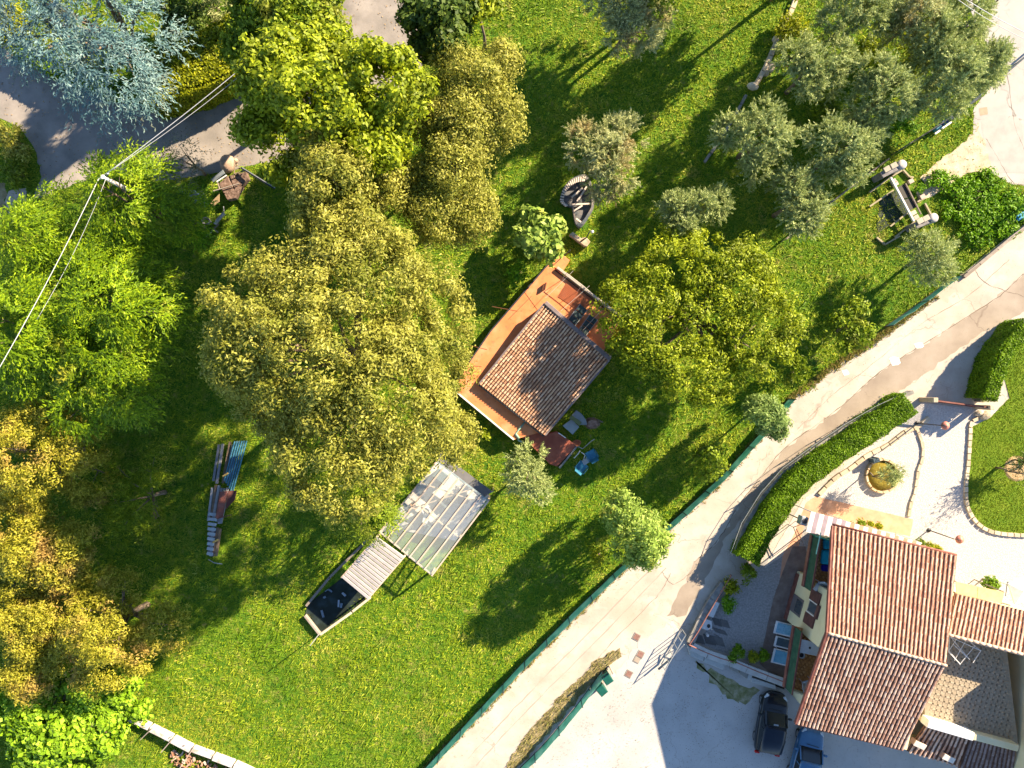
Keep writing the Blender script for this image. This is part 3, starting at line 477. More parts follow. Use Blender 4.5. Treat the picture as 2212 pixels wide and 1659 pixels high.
# ------------------------------------------------------------------ grass
def meadow():
    rs = np.random.default_rng(5); N = 760000
    u = rs.uniform(-60, 2272, N); v = rs.uniform(-60, 1720, N); bad = np.zeros(N, bool)
    for k in ('yard', 'lane', 'street', 'spath', 'cpath', 'stony'): bad |= inside(POLY[k], u, v)
    deck = np.array([(1185, 572), (1340, 690), (1110, 950), (975, 838)]); bad |= inside(deck, u, v)
    bad |= inside(np.array([(946, 985), (1062, 1075), (935, 1240), (822, 1155)]), u, v) | inside(np.array([(813, 1161), (872, 1202), (693, 1369), (660, 1310)]), u, v)
    bad |= inside(np.array([(1135, 925), (1180, 940), (1245, 965), (1205, 1005), (1180, 1000)]), u, v)
    bad |= inside(np.array([(1225, 390), (1270, 385), (1272, 490), (1235, 498), (1212, 440)]), u, v)
    bad |= inside(np.array([(1908, 355), (1950, 350), (2018, 465), (1975, 500)]), u, v)
    u, v = u[~bad], v[~bad]; n = len(u)
    x = (u - CU) / S; y = -(v - CV) / S
    big = np.sin(x * .9 + 1.3 * np.sin(y * .6)) * np.sin(y * .8 + 1.1 * np.sin(x * .5)); h = .05 + .022 * big + rs.uniform(0, .06, n)
    tuf = rs.random(n) < .11; h = h * np.where(tuf, 2.1, 1); a = rs.uniform(0, 2 * math.pi, n); lean = rs.uniform(.3, 1.5, n)
    d = np.stack([np.cos(a), np.sin(a), 0 * a], 1); s_ = np.stack([-np.sin(a), np.cos(a), 0 * a], 1)
    B = np.stack([x, y, np.full(n, .004)], 1); wd = (rs.uniform(.03, .06, n) * np.where(tuf, 1.9, 1))[:, None]
    m1 = B + d * (h * lean * .45)[:, None] + np.array([0, 0, 1.]) * (h * .75)[:, None]; t = B + d * (h * lean * 1.25)[:, None] + np.array([0, 0, 1.]) * (h * .85)[:, None]
    V = np.stack([B - s_ * wd * .5, B + s_ * wd * .5, t], 1).reshape(-1, 3)
    Q = np.arange(3 * n).reshape(n, 3)
    m = mat("meadow_grass", [(.035, .10, .003), (.15, .25, .006), (.30, .37, .014), (.50, .47, .12)], rough=.6, scale=.5, island=.42, trans=.35, spec=.2,
            blotch=[(.14, .5, .66, (.36, .36, .035), .6), (.9, .6, .74, (.42, .33, .12), .5), (.22, .5, .66, (.08, .19, .004), .65), (.5, .6, .7, (.28, .22, .09), .5)])
    o = np_mesh("meadow_grass", V, Q, m); tag(o, "rough sunlit meadow grass between the trees and the lane", "grass", kind='stuff')
    # mown lawn
    N = 26000; u = rs.uniform(2080, 2290, N); v = rs.uniform(690, 1160, N); k = inside(POLY['lawn'], u, v); u, v = u[k], v[k]; n = len(u); x = (u - CU) / S; y = -(v - CV) / S
    a = rs.uniform(0, 6.28, n); h = rs.uniform(.03, .08, n); d = np.stack([np.cos(a), np.sin(a), 0 * a], 1); s_ = np.stack([-np.sin(a), np.cos(a), 0 * a], 1); B = np.stack([x, y, np.full(n, .024)], 1)
    t = B + d * (h * .9)[:, None] + np.array([0, 0, 1.]) * h[:, None]; V = np.stack([B - s_ * .025, B + s_ * .025, t], 1).reshape(-1, 3)
    tag(np_mesh("lawn_grass", V, np.arange(3 * n).reshape(n, 3), mat("lawn_grass_blade", [(.10, .18, .004), (.17, .25, .006), (.26, .32, .015)], rough=.7, scale=.7, island=.5, trans=.3)),
        "short mown lawn beside the white gravel drive", "lawn", kind='stuff')
    # verge tufts, dry
    N = 9000; u = rs.uniform(1080, 1345, N); v = rs.uniform(1395, 1680, N); k = inside(POLY['verge'], u, v); u, v = u[k], v[k]; n = len(u); x = (u - CU) / S; y = -(v - CV) / S
    a = rs.uniform(0, 6.28, n); h = rs.uniform(.08, .25, n); d = np.stack([np.cos(a), np.sin(a), 0 * a], 1); s_ = np.stack([-np.sin(a), np.cos(a), 0 * a], 1); B = np.stack([x, y, np.full(n, .02)], 1)
    t = B + d * (h * .7)[:, None] + np.array([0, 0, 1.]) * h[:, None]; V = np.stack([B - s_ * .02, B + s_ * .02, t], 1).reshape(-1, 3)
    tag(np_mesh("verge_grass", V, np.arange(3 * n).reshape(n, 3), mat("verge_blade", [(.10, .12, .02), (.2, .2, .05), (.42, .34, .15)], rough=.7, island=.7, trans=.3)),
        "dry yellowish grass on the strip between lane and courtyard", "grass", kind='stuff')
    # weeds creeping over lane edges
    N = 16000; e = POLY['yard'][:200]; i = rs.integers(0, 165, N); q = e[i] + rs.normal(0, 1, (N, 2)) * np.array([4, 4]); x = (q[:, 0] - CU) / S; y = -(q[:, 1] - CV) / S; n = N
    a = rs.uniform(0, 6.28, n); h = rs.uniform(.05, .2, n); d = np.stack([np.cos(a), np.sin(a), 0 * a], 1); s_ = np.stack([-np.sin(a), np.cos(a), 0 * a], 1); B = np.stack([x, y, np.full(n, .006)], 1)
    t = B + d * (h * .8)[:, None] + np.array([0, 0, 1.]) * h[:, None]; V = np.stack([B - s_ * .03, B + s_ * .03, t], 1).reshape(-1, 3)
    tag(np_mesh("edge_weeds", V, np.arange(3 * n).reshape(n, 3), mat("edge_blade", [(.08, .13, .01), (.22, .2, .04), (.42, .28, .12)], rough=.7, island=.8, trans=.3)),
        "brownish weeds growing along the lane edge", "weeds", kind='stuff')
meadow()

# ------------------------------------------------------------------ tiled roofs
def tile_mesh(name, rad, ln, m, segs=4):
    """one barrel cover tile along +Y, wider at the low end (y=0)"""
    vs = []; fs = []
    for y, r, z in ((0, rad, .02), (ln, rad * .78, 0)):
        for k in range(segs + 1):
            a = math.pi * k / segs; vs.append((math.cos(a) * r, y, math.sin(a) * r * .8 + z))
    n = segs + 1
    for k in range(segs): fs.append((k, k + 1, n + k + 1, n + k))
    vs.append((0, 0, .02)); c = len(vs) - 1
    for k in range(segs): fs.append((c, k + 1, k))
    me = bpy.data.meshes.new(name); me.from_pydata(vs, [], fs); me.materials.append(m); return me
def tiled_slope(root, ridge_a, ridge_b, eave_b, eave_a, cols, rows, me, deck, left, rest, rad_scale=1.0, jit=.012, seed=1):
    """covers lie on a deck between ridge (a-b) and eave; the first ones become parts until `left` runs out, the others go to `rest`"""
    rs = random.Random(seed); ra, rb, eb, ea = (Vector(p) for p in (ridge_a, ridge_b, eave_b, eave_a))
    MB().slab([ra, rb, eb, ea], .12).build("roof_deck", deck, root)
    org = origin(root); verts = [v.co.copy() for v in me.vertices]; faces = [tuple(p.vertices) for p in me.polygons]; L = (ra - ea).length / rows; base_l = max(v.y for v in verts)
    for c in range(cols):
        s_ = (c + .5) / cols; lo, hi = ea.lerp(eb, s_), ra.lerp(rb, s_); up = (hi - lo).normalized(); across = (eb - ea).normalized(); nrm = across.cross(up).normalized()
        if nrm.z < 0: nrm = -nrm; 
        across = up.cross(nrm)
        for r_ in range(rows):
            p = lo + up * (L * r_ - .02) + nrm * (.015 + .012 * rs.random()) + across * rs.uniform(-jit, jit)
            tw = rs.uniform(-.035, .035); a2 = (across * math.cos(tw) + up * math.sin(tw)); u2 = (up * math.cos(tw) - across * math.sin(tw))
            M = Matrix((a2, u2, nrm)).transposed().to_4x4(); sc = Matrix.Diagonal((1, L * 1.12 / base_l, 1, 1)); M = Matrix.Translation(p - org) @ M @ sc
            if left[0] > 0:
                left[0] -= 1; o = bpy.data.objects.new("tile", me); COL.objects.link(o); o.parent = root; o.matrix_local = M
            else: rest.add([(M @ v) + org for v in verts], faces)
def ridge_caps(root, a, b, n, m, rad=.13):
    a, b = Vector(a), Vector(b); d = (b - a) / n; q = MB()
    for i in range(n): q.tube([a + d * i, a + d * (i + 1.06)], [rad * 1.05, rad * .9], 8)
    q.build("ridge_cap", m, root, smooth=True)
def tilemat(name, cols, speck): return mat(name, cols, rough=.85, scale=6, island=.75, bump=.006, bscale=30, speck=speck)
TM = tilemat("roof_tile_pale", [(.30, .15, .10), (.42, .24, .165), (.50, .33, .24), (.55, .41, .32)], [(9, .6, .7, (.62, .55, .48), .6)])
TMd = tilemat("roof_tile_brown", [(.26, .13, .085), (.42, .25, .175), (.54, .37, .28), (.6, .46, .37)], [(9, .6, .7, (.5, .44, .36), .5), (5, .62, .7, (.08, .06, .05), .6)])
TMp = tilemat("roof_tile_grey", [(.12, .08, .075), (.18, .13, .12), (.27, .2, .19)], [(7, .6, .7, (.36, .33, .31), .5)])
DK = mat("roof_underlay", [(.10, .04, .025), (.16, .065, .04), (.22, .10, .06)], scale=4, rough=.9, island=.2)
DKb = mat("roof_underlay_brown", [(.09, .04, .025), (.14, .07, .045), (.2, .10, .065)], scale=4, rough=.9)

# ------------------------------------------------------------------ the country house
HE, HR = 4.2, 5.6
A_nw, A_ne, A_se, A_sw = P(1799, 1136, HE), P(2067, 1202, HE), P(2043, 1437, HR), P(1787, 1367, HR)
B_se, B_sw = P(1952, 1618, HE), P(1720, 1562, HE)
house = thing("country_house", "cream country house with long red-and-white barrel tiled roof beside the courtyard", "house", (A_sw.x + 3, A_sw.y, 0))
def down(p, z=0): return Vector((p.x, p.y, z))
def toward(p, c, d):
    v = Vector((c.x - p.x, c.y - p.y, 0)); return Vector((p.x, p.y, p.z)) + v.normalized() * d
# plan frame of the house: e1 along the ridge (eastward), e2 from ridge to the far (upper) eave
e1 = (down(A_se) - down(A_sw)).normalized(); e2 = Vector((-e1.y, e1.x, 0))
hc = (A_sw + B_se) / 2
def wallbox(name, a, b, z0, z1, th, m, root):       # upright wall between two plan points
    return MB().beam(Vector((a.x, a.y, (z0 + z1) / 2)), Vector((b.x, b.y, (z0 + z1) / 2)), th, z1 - z0).build(name, m, root)
ins = .25; WS = 1.15                         # the west wall stands back under the roof, the centre bay comes forward
wN0, wN1 = down(A_nw) + e1 * (ins + WS) - e2 * .35, down(A_ne) - e1 * .1 - e2 * .35
wS0, wS1 = down(B_sw) + e1 * (ins + WS) + e2 * .35, down(B_se) - e1 * .15 + e2 * .35
wallbox("north_wall", wN0, wN1, 0, HE - .22, .3, M_cream, house)
wallbox("south_wall", wS0, wS1, 0, HE - .22, .3, M_cream, house)
rw, re_ = down(A_sw) + e1 * (ins + WS), down(A_se) - e1 * .15
for nm, n_, r_, s_ in (("gable_wall", wN0, rw, wS0), ("gable_wall", wN1, re_, wS1)):
    b = MB(); o_ = e1 * .15
    pr = [down(n_, 0), down(n_, HE - .2), down(r_, HR - .22), down(s_, HE - .2), down(s_, 0)]
    b.add([p - o_ for p in pr] + [p + o_ for p in pr], [(0, 1, 2, 3, 4), (9, 8, 7, 6, 5)] + [(i, i + 5, (i + 1) % 5 + 5, (i + 1) % 5) for i in range(5)])
    b.build(nm, M_cream, house)
tm = tile_mesh("roof_tile", .076, .42, TM); left = [300]; rest = MB(); restB = MB()
tiled_slope(house, A_sw + Vector((0, 0, .02)), A_se + Vector((0, 0, .02)), A_ne, A_nw, 28, 15, tm, DK, left, rest, seed=2)
tmB = tile_mesh("roof_tile_brown", .074, .42, TMd)
tiled_slope(house, A_sw - e2 * .03, A_se - e2 * .03, B_se, B_sw, 29, 16, tmB, DKb, left, restB, seed=3)
ridge_caps(house, A_sw + Vector((0, 0, .06)) + e1 * .02, A_se + Vector((0, 0, .06)), 20, mat("ridge_mortar", [(.38, .25, .18), (.46, .33, .25), (.52, .4, .32)], scale=5, island=.5), .085)
MB().beam(A_nw + Vector((0, 0, .03)) - e1 * .06, A_sw + Vector((0, 0, .03)) - e1 * .06, .1, .2).build("verge_board", M_rust, house)
MB().beam(B_sw + Vector((0, 0, .03)) - e1 * .06, A_sw + Vector((0, 0, .03)) - e1 * .06, .1, .2).build("verge_board", M_rust, house)
MB().tube([A_nw + e2 * .08 - Vector((0, 0, .06)), A_ne + e2 * .08 - Vector((0, 0, .06))], .07, 8).build("gutter", M_rust, house, smooth=True)
MB().tube([B_sw - e2 * .08 - Vector((0, 0, .06)), B_se - e2 * .08 - Vector((0, 0, .06))], .07, 8).build("gutter", M_rust, house, smooth=True)
# east extension roof, running out of the frame
C_h, C_l = 4.9, 4.1
C1, C2, C3, C4 = P(2063, 1283, C_l), P(2275, 1335, C_l), P(2262, 1427, C_h), P(2045, 1370, C_h)
tiled_slope(house, C4, C3, C2, C1, 23, 7, tm, DK, left, rest, seed=4)
ridge_caps(house, C4 + Vector((0, 0, .03)), C3 + Vector((0, 0, .03)), 16, MATS["ridge_mortar"], .1)
wallbox("extension_wall", down(C1) - e2 * .3, down(C2) - e2 * .3, 0, C_l - .15, .25, M_cream, house)
wallbox("extension_wall", down(C4) + e2 * .15, down(C3) + e2 * .15, 0, C_h - .15, .25, M_cream, house)
# roof terrace
TZ = 3.3
t1, t2, t3, t4 = down(C4) + e2 * .0, down(C3), P(2200, 1612, TZ), P(1998, 1560, TZ)
MB().slab([Vector((p.x, p.y, TZ)) for p in (P(2020, 1440, 4.4), P(2046, 1372, C_h), P(2215, 1412, C_h), t3, t4)], .3).build("terrace_floor",
    mat("herringbone_floor", [(.22, .18, .13), (.27, .225, .165), (.32, .27, .2)], scale=3, rough=.7, bump=.006, bscale=25), house)
b = MB(); fdir = Vector((1, 0.2, 0)).normalized(); m_h = mat("floor_brick", [(.25, .205, .15), (.30, .25, .185), (.35, .30, .23)], rough=.75, island=.8, scale=5)
fb = MB(); o2 = P(2030, 1400, TZ); cnt = 0; pl = np.array([(p.x, p.y) for p in (P(2024, 1450, 4.3), P(2052, 1385, C_h), P(2205, 1420, C_h), P(2190, 1595, TZ), P(2010, 1552, TZ))])
g1 = Vector((math.cos(.5), math.sin(.5), 0)); g2 = Vector((-g1.y, g1.x, 0)); org0 = P(2110, 1490, TZ)
for i in range(-24, 25):
    for j in range(-24, 25):
        for k in (0, 1):
            c = org0 + g1 * (i * .22 + (j % 2) * 0) + g2 * (j * .22); c = c + (g1 * .0 if k == 0 else g1 * .11 + g2 * .11)
            if inside(pl, np.array([c.x]), np.array([c.y]))[0] and (i + j + k) % 2 == 0:
                fb.box((c.x, c.y, TZ + .008), (.30, .1, .016), .5 + (0.785 if k else -.785))
fo = fb.build("floor_brick", m_h, house); fo["kind"] = "stuff"
# terrace walls
b = MB().beam(P(1997, 1557, TZ + .35), P(2096, 1586, TZ + .35), .5, .75); bev(b.build("parapet", M_white, house), .06)
b = MB().beam(P(2097, 1586, TZ + .35), P(2192, 1611, TZ + .35), .4, .7); bev(b.build("parapet", M_cream, house), .05)
wallbox("stair_tower_wall", P(2216, 1405, 0) * .0 + down(P(2226, 1400, TZ)), down(P(2206, 1680, TZ)), 0, 6.2, .3, M_cream, house)
for a_, c_, z1 in ((t4, P(2096, 1588, TZ), TZ - .02), (P(2096, 1588, TZ), t3, TZ - .02)): wallbox("terrace_wall", down(a_), down(c_), 0, z1, .25, M_cream, house)
wallbox("terrace_wall", re_ + e2 * -.1, down(B_se) + e1 * .1, 0, TZ + .9, .2, M_cream, house)
# low south roofs
D1, D2, D3, D4 = P(2000, 1566, 3.3), P(2094, 1592, 3.3), P(2070, 1655, 2.7), P(1960, 1623, 2.7)
tiled_slope(house, D1, D2, D3, D4, 11, 5, tmB, DKb, left, restB, seed=5)
tmP = tile_mesh("roof_tile_grey", .082, .42, TMp); restP = MB()
E1, E2, E3, E4 = P(2096, 1592, 3.25), P(2196, 1615, 3.25), P(2182, 1700, 2.4), P(2068, 1670, 2.4)
tiled_slope(house, E1, E2, E3, E4, 12, 7, tmP, DKb, [0], restP, seed=6)
for q, m_, nm in ((rest, TM, "roof_tiles"), (restB, TMd, "roof_tiles"), (restP, TMp, "roof_tiles")): q.build(nm, m_, house)["kind"] = "stuff"
wallbox("low_wall", down(D4) + e2 * .3, down(E3) + e2 * .3, 0, 2.35, .2, M_cream, house)
for (u, v) in ((1984, 1607), (2046, 1636)):
    c = P(u, v, 3.1); b = MB().box((c.x, c.y, 2.98), (.6, .34, .5), R(-25)); ch = bev(b.build("chimney", mat('brick_chimney', (.42, .25, .17)), house), .02)
    MB().box((c.x, c.y, 3.26), (.72, .34, .05), R(-25), .2).build("chimney_cap", mat("pale_cap", (.62, .56, .5)), ch)
# windows and shutters of the west wall, door below
wn = -e1; wx = wN0 - e1 * .15
def on_wall(t, z, o=0.0): return rw - e1 * (.15 + o) + e2 * t + Vector((0, 0, z))
def wall_rect(name, t0, t1, z0, z1, m, o, parent):
    return MB().hexa([on_wall(t0, z0, -.02), on_wall(t1, z0, -.02), on_wall(t1, z0, o), on_wall(t0, z0, o)], [on_wall(t0, z1, -.02), on_wall(t1, z1, -.02), on_wall(t1, z1, o), on_wall(t0, z1, o)]).build(name, m, parent)
# projecting centre bay carrying the upper window
FR = WS + .12
def under(t): return HR - .24 - abs(t) * (HR - HE) / (5.9 if t > 0 else 5.9)
bp = [(-1.05, 0), (2.15, 0), (2.15, under(2.15)), (0, under(0)), (-1.05, under(-1.05))]
MB().add([on_wall(t, z, -.02) for t, z in bp] + [on_wall(t, z, FR) for t, z in bp], [(0, 1, 2, 3, 4), (9, 8, 7, 6, 5)] + [(i, i + 5, (i + 1) % 5 + 5, (i + 1) % 5) for i in range(5)]).build("centre_bay", M_cream, house)
glassm = mat("window_glass", (.05, .06, .07), rough=.08, spec=.8)
M_shut = mat("brown_shutter", [(.07, .03, .028), (.10, .045, .04), (.14, .06, .05)], scale=4, rough=.6)
wd_ = wall_rect("window", .35, 1.05, 2.7, 3.9, mat("grey_frame", (.22, .2, .2)), FR + .03, house); wall_rect("pane", .42, .98, 2.8, 3.8, glassm, FR + .045, wd_)
for t in (.30, 1.03): wall_rect("reveal", t, t + .05, 2.7, 3.9, M_white, FR + .08, wd_)
wall_rect("shutter", -.38, .28, 2.65, 3.95, M_shut, FR + .09, house); wall_rect("shutter", 1.1, 1.75, 2.65, 3.95, M_shut, FR + .09, house); wall_rect("lintel", .28, 1.1, 3.92, 4.2, M_shut, FR + .14, house)
dr = wall_rect("door", -.35, .75, 0, 2.0, mat("grey_brown_door", (.13, .11, .11)), FR + .03, house); wall_rect("door_glass", -.2, .6, 1.1, 1.9, glassm, FR + .05, dr)
wall_rect("plinth", -1.05, 2.0, 0, .45, M_rust, FR + .07, house)
# balconies with green screens
M_scr = mat("green_screen", [(.012, .05, .03), (.02, .075, .045), (.04, .1, .06)], scale=3, rough=.8)
M_bt = mat("terracotta_mosaic", [(.26, .10, .035), (.42, .18, .06), (.52, .26, .10)], scale=7, detail=2, rough=.7)
def balcony(o1, o2, z):
    o1, o2 = down(o1), down(o2); wpt = lambda q: q + e1 * ((rw - q).dot(e1) - .02)
    i1, i2 = wpt(o1), wpt(o2)
    fl = MB().slab([Vector((p.x, p.y, z)) for p in (o1, o2, i2, i1)], .2).build("balcony_floor", M_bt, house)
    # mosaic pieces
    q = MB(); L1 = (o2 - o1); W1 = (i1 - o1); na = int(L1.length / .16); nb = int(W1.length / .12)
    for i in range(na):
        for j in range(nb):
            if (i + j) % 2: continue
            c = o1 + L1 * ((i + .5) / na) + W1 * ((j + .5) / nb); q.box((c.x, c.y, z + .008), (.10, .13, .016), .5)
    q.build("floor_tiles", mat("mosaic_piece", [(.42, .18, .05), (.60, .30, .10), (.65, .40, .18)], island=.8, scale=5), house)["kind"] = "stuff"
    MB().beam(Vector((o1.x, o1.y, z - .1)) - e1 * .05, Vector((o2.x, o2.y, z - .1)) - e1 * .05, .12, .32).build("balcony_edge", M_rust, house)
    MB().beam(Vector((o1.x, o1.y, z + .5)), Vector((o2.x, o2.y, z + .5)), .06, .95).build("balcony_screen", M_scr, house)
    MB().beam(Vector((o1.x, o1.y, z + 1.0)), Vector((o2.x, o2.y, z + 1.0)), .08, .05).build("handrail", M_rust, house)
    return i1, i2
i1, i2 = balcony(P(1757, 1156, 2.8), P(1738, 1268, 2.8), 2.8)
MB().beam(P(1757, 1156, 3.3), Vector((i1.x, i1.y, 3.3)), .06, .95).build("balcony_screen", mat("sea_green_screen", (.02, .2, .14)), house)
MB().tube([P(1773, 1150, 3.9), P(1763, 1197, 3.9)], .035, 6).build("railing_pole", mat("pale_green_pole", (.3, .55, .42)), house)
i1, i2 = balcony(P(1718, 1354, 2.8), P(1697, 1486, 2.8), 2.8)
MB().beam(P(1704, 1488, 3.0), Vector((i2.x, i2.y, 3.0)) , .08, .5).build("parapet", M_cream, house)
# striped awning on the north side
aw = thing("striped_awning", "terracotta-and-white striped awning along the house's lawn-side eave", "awning", down(P(1860, 1150)), None)
a0, a1, a2, a3 = P(1752, 1104, 2.9), P(1990, 1172, 2.9), P(1984, 1200, 3.5), P(1741, 1149, 3.5)
aw.location = down(a0); N_ = 25; mW = mat("awning_white", (.50, .47, .44), rough=.8); mT = mat("awning_terracotta", [(.28, .12, .08), (.33, .15, .1), (.37, .18, .12)], rough=.85); mG = mat("awning_mauve", (.16, .13, .16), rough=.8)
for i in range(N_):
    p = a0.lerp(a1, i / N_); q = a0.lerp(a1, (i + 1) / N_); r_ = a3.lerp(a2, (i + 1) / N_); s_ = a3.lerp(a2, i / N_)
    m_ = mW if i % 2 == 0 else (mG if i < 8 else mT); up = Vector((0, 0, .07 if i % 2 == 0 else 0)); mid1, mid2 = (p + q) / 2 + up, (r_ + s_) / 2 + up
    b = MB().add([p, mid1, q, r_, mid2, s_] + [x - Vector((0, 0, .04)) for x in (p, mid1, q, r_, mid2, s_)], [(0, 1, 4, 5), (1, 2, 3, 4), (11, 10, 7, 6), (10, 9, 8, 7), (0, 6, 7, 1), (1, 7, 8, 2), (5, 4, 10, 11), (4, 3, 9, 10), (0, 5, 11, 6), (2, 8, 9, 3)])
    b.build("awning_stripe", m_, aw)
for p in (a0, a0.lerp(a1, .33), a0.lerp(a1, .66), a1): MB().tube([down(p) + Vector((.05, -.06, 0)), p + Vector((.05, -.06, -.06))], .04, 6).build("post", M_white, aw)
ac = P(1738, 1126, 2.9); t = thing("outdoor_unit", "small grey box unit beside the awning's end over a thin railing", "box", down(ac)); 
bev(MB().box((ac.x, ac.y, 2.6), (.42, .55, .6), R(-15)).build("casing", M_grey, t), .03); MB().tube([down(ac), ac + Vector((0, 0, -.5))], .04, 6).build("support", M_dark, t); MB().lathe((ac.x, ac.y, 2.9), [(.15, 0), (.15, .03), (0, .03)], 16).build("fan_grille", M_dark, t)
rl = thing("hand_railing", "thin dark railing beside the terracotta path at the awning end", "railing", down(P(1722, 1150)))
for (a_, b_) in (((1732, 1132), (1714, 1139)), ((1714, 1139), (1728, 1176)), ((1720, 1142), (1734, 1172))):
    MB().tube([P(*a_, 1.0), P(*b_, 1.0)], .025, 6).build("rail", M_dark, rl)
for q in ((1732, 1132), (1714, 1139), (1728, 1176)): MB().tube([down(P(*q, 1.0)), P(*q, 1.0)], .022, 6).build("post", M_dark, rl)
# things on the balconies
ky = thing("inflatable_mattress", "long cyan inflatable with dark blue end on the upper balcony", "inflatable", down(P(1787, 1195, 3)) + Vector((0, 0, 2.83)))
mCy = mat("cyan_plastic", [(.01, .35, .5), (.015, .45, .62), (.03, .5, .68)], rough=.35)
for (p, q, w_, mm) in (((1789, 1161), (1789, 1186), .62, mCy), ((1788, 1188), (1785, 1219), .72, mCy), ((1785, 1220), (1784, 1234), .6, mat("navy_plastic", (.005, .01, .25), rough=.35))):
    bev(MB().beam(P(*p, 3.0), P(*q, 3.0), w_, .28).build("cushion", mm, ky), .11, 3)
def chair(label, u, v, z, rz, m=M_white, cat="chair", group=None, nm="garden_chair"):
    c = P(u, v, z); t = thing(nm, label, cat, (c.x, c.y, z), group); Rz = Matrix.Rotation(rz, 3, 'Z'); W = lambda x, y, h: Vector((c.x, c.y, z)) + Rz @ Vector((x * 1.25, y * 1.25, h))
    bev(MB().hexa([W(-.24, -.22, .40), W(.24, -.22, .40), W(.24, .24, .42), W(-.24, .24, .42)], [W(-.24, -.22, .44), W(.24, -.22, .44), W(.24, .24, .46), W(-.24, .24, .46)]).build("seat", m, t), .015)
    bev(MB().hexa([W(-.23, -.24, .44), W(.23, -.24, .44), W(.23, -.20, .44), W(-.23, -.20, .44)], [W(-.2, -.38, .9), W(.2, -.38, .9), W(.2, -.34, .9), W(-.2, -.34, .9)]).build("backrest", m, t), .015)
    for sx in (-1, 1):
        MB().tube([W(sx * .27, -.26, .64), W(sx * .28, .0, .66), W(sx * .27, .2, .62)], .025, 6).build("armrest", m, t, smooth=True)
        for sy in (-.22, .22): MB().tube([W(sx * .26, sy, 0), W(sx * .24, sy, .62 if sy > 0 else .64)], .02, 6).build("leg", m, t)
    return t
chair("white plastic armchair by the cream bay on the upper balcony", 1764, 1266, 2.82, R(140), mat("white_plastic", (.5, .53, .56), rough=.4))
chair("white plastic chair nearest the balcony's parapet end", 1738, 1474, 2.82, R(-75), MATS["white_plastic"])
c = P(1738, 1390, 2.83); t = thing("garden_table", "rounded white plastic table with umbrella hole on the lower balcony", "table", (c.x - .05, c.y, 2.83))
bev(MB().box((c.x, c.y, 3.52), (1.15, .8, .05), R(-12)).build("tabletop", MATS["white_plastic"], t), .02)
for dx, dy in ((.33, .25), (-.33, .25), (.33, -.25), (-.33, -.25)): MB().tube([(c.x + dx, c.y + dy, 2.83), (c.x + dx * .9, c.y + dy * .9, 3.5)], .03, 6).build("leg", MATS["white_plastic"], t)
MB().lathe((c.x + .02, c.y, 3.548), [(.07, 0), (.07, .012), (0, .012)], 16).build("umbrella_hole", M_black, t)
c = P(1728, 1412, 2.83); t = thing("bucket", "small white-rimmed bucket beside the balcony table", "bucket", (c.x, c.y, 2.83))
MB().lathe((c.x, c.y, 2.83), [(.13, 0), (.17, .3), (.19, .32), (.15, .3), (.12, .05), (0, .05)], 18).build("pail", MATS["white_plastic"], t, smooth=True); MB().lathe((c.x, c.y, 2.9), [(.14, 0), (.14, .16), (0, .16)], 16).build("contents", M_dark, t)
# sun loungers below the balcony
for (u, v, lb, mm, wdt) in ((1694, 1361, "light blue printed sun lounger, farthest up the brown paving", mat("lounger_blue", [(.10, .28, .42), (.18, .38, .52), (.25, .45, .58)], scale=9), .72), (1694, 1391, "dark grey sun lounger between the two blue ones", mat("lounger_grey", (.05, .08, .10)), .58), (1689, 1422, "plain blue sun lounger nearest the ball shrubs", mat("lounger_plain", (.12, .32, .46)), .85)):
    c = P(u, v, .3); t = thing("sun_lounger", lb, "sun lounger", (c.x, c.y, .03), "sun loungers on the brown paving"); rz = R(-14)
    MB().box((c.x + .25, c.y, .32), (1.8, wdt + .1, .05), rz).build("frame", M_white, t); bev(MB().box((c.x + .3, c.y, .37), (1.65, wdt - .06, .07), rz).build("cushion", mm, t), .02)
    for dx in (-.5, .9):
        for dy in (-.25, .25): MB().tube([(c.x + dx, c.y + dy, .03), (c.x + dx, c.y + dy, .31)], .025, 6).build("leg", M_white, t)
# drying rack on the roof terrace
c = P(2086, 1405, TZ); t = thing("drying_rack", "white wire clothes rack on the shaded roof terrace", "clothes rack", (c.x, c.y, TZ + .02))
F = lambda x, y, z=4.25: P(*T(4, 3, x - 2212 + 0, y), z) if False else P(1659 + x / 4, 1244.25 + y / 4, z)
cs_ = [(1570, 525), (1840, 645), (1770, 750), (1560, 655)]
def rack_pt(a, b, s_): return F(*a).lerp(F(*b), s_)
for a_, b_ in ((cs_[0], cs_[1]), (cs_[1], cs_[2]), (cs_[3], (1660, 760)), ((1570, 525), (1560, 655))): MB().tube([F(*a_), F(*b_)], .022, 6).build("rail", M_white, t)
for (a_, b_) in (((1640, 530), (1560, 650)), ((1720, 540), (1610, 730)), ((1790, 600), (1660, 760)), ((1580, 530), (1740, 720)), ((1690, 520), (1830, 640)), ((1560, 640), (1660, 765)), ((1600, 590), (1720, 700))): MB().tube([F(*a_), F(*b_)], .016, 5).build("wire", M_white, t)
for q in (cs_[1], cs_[2], (1660, 760), cs_[0]): MB().tube([F(*q), F(*q, TZ + .02) * 1], .02, 5).build("leg", M_white, t)
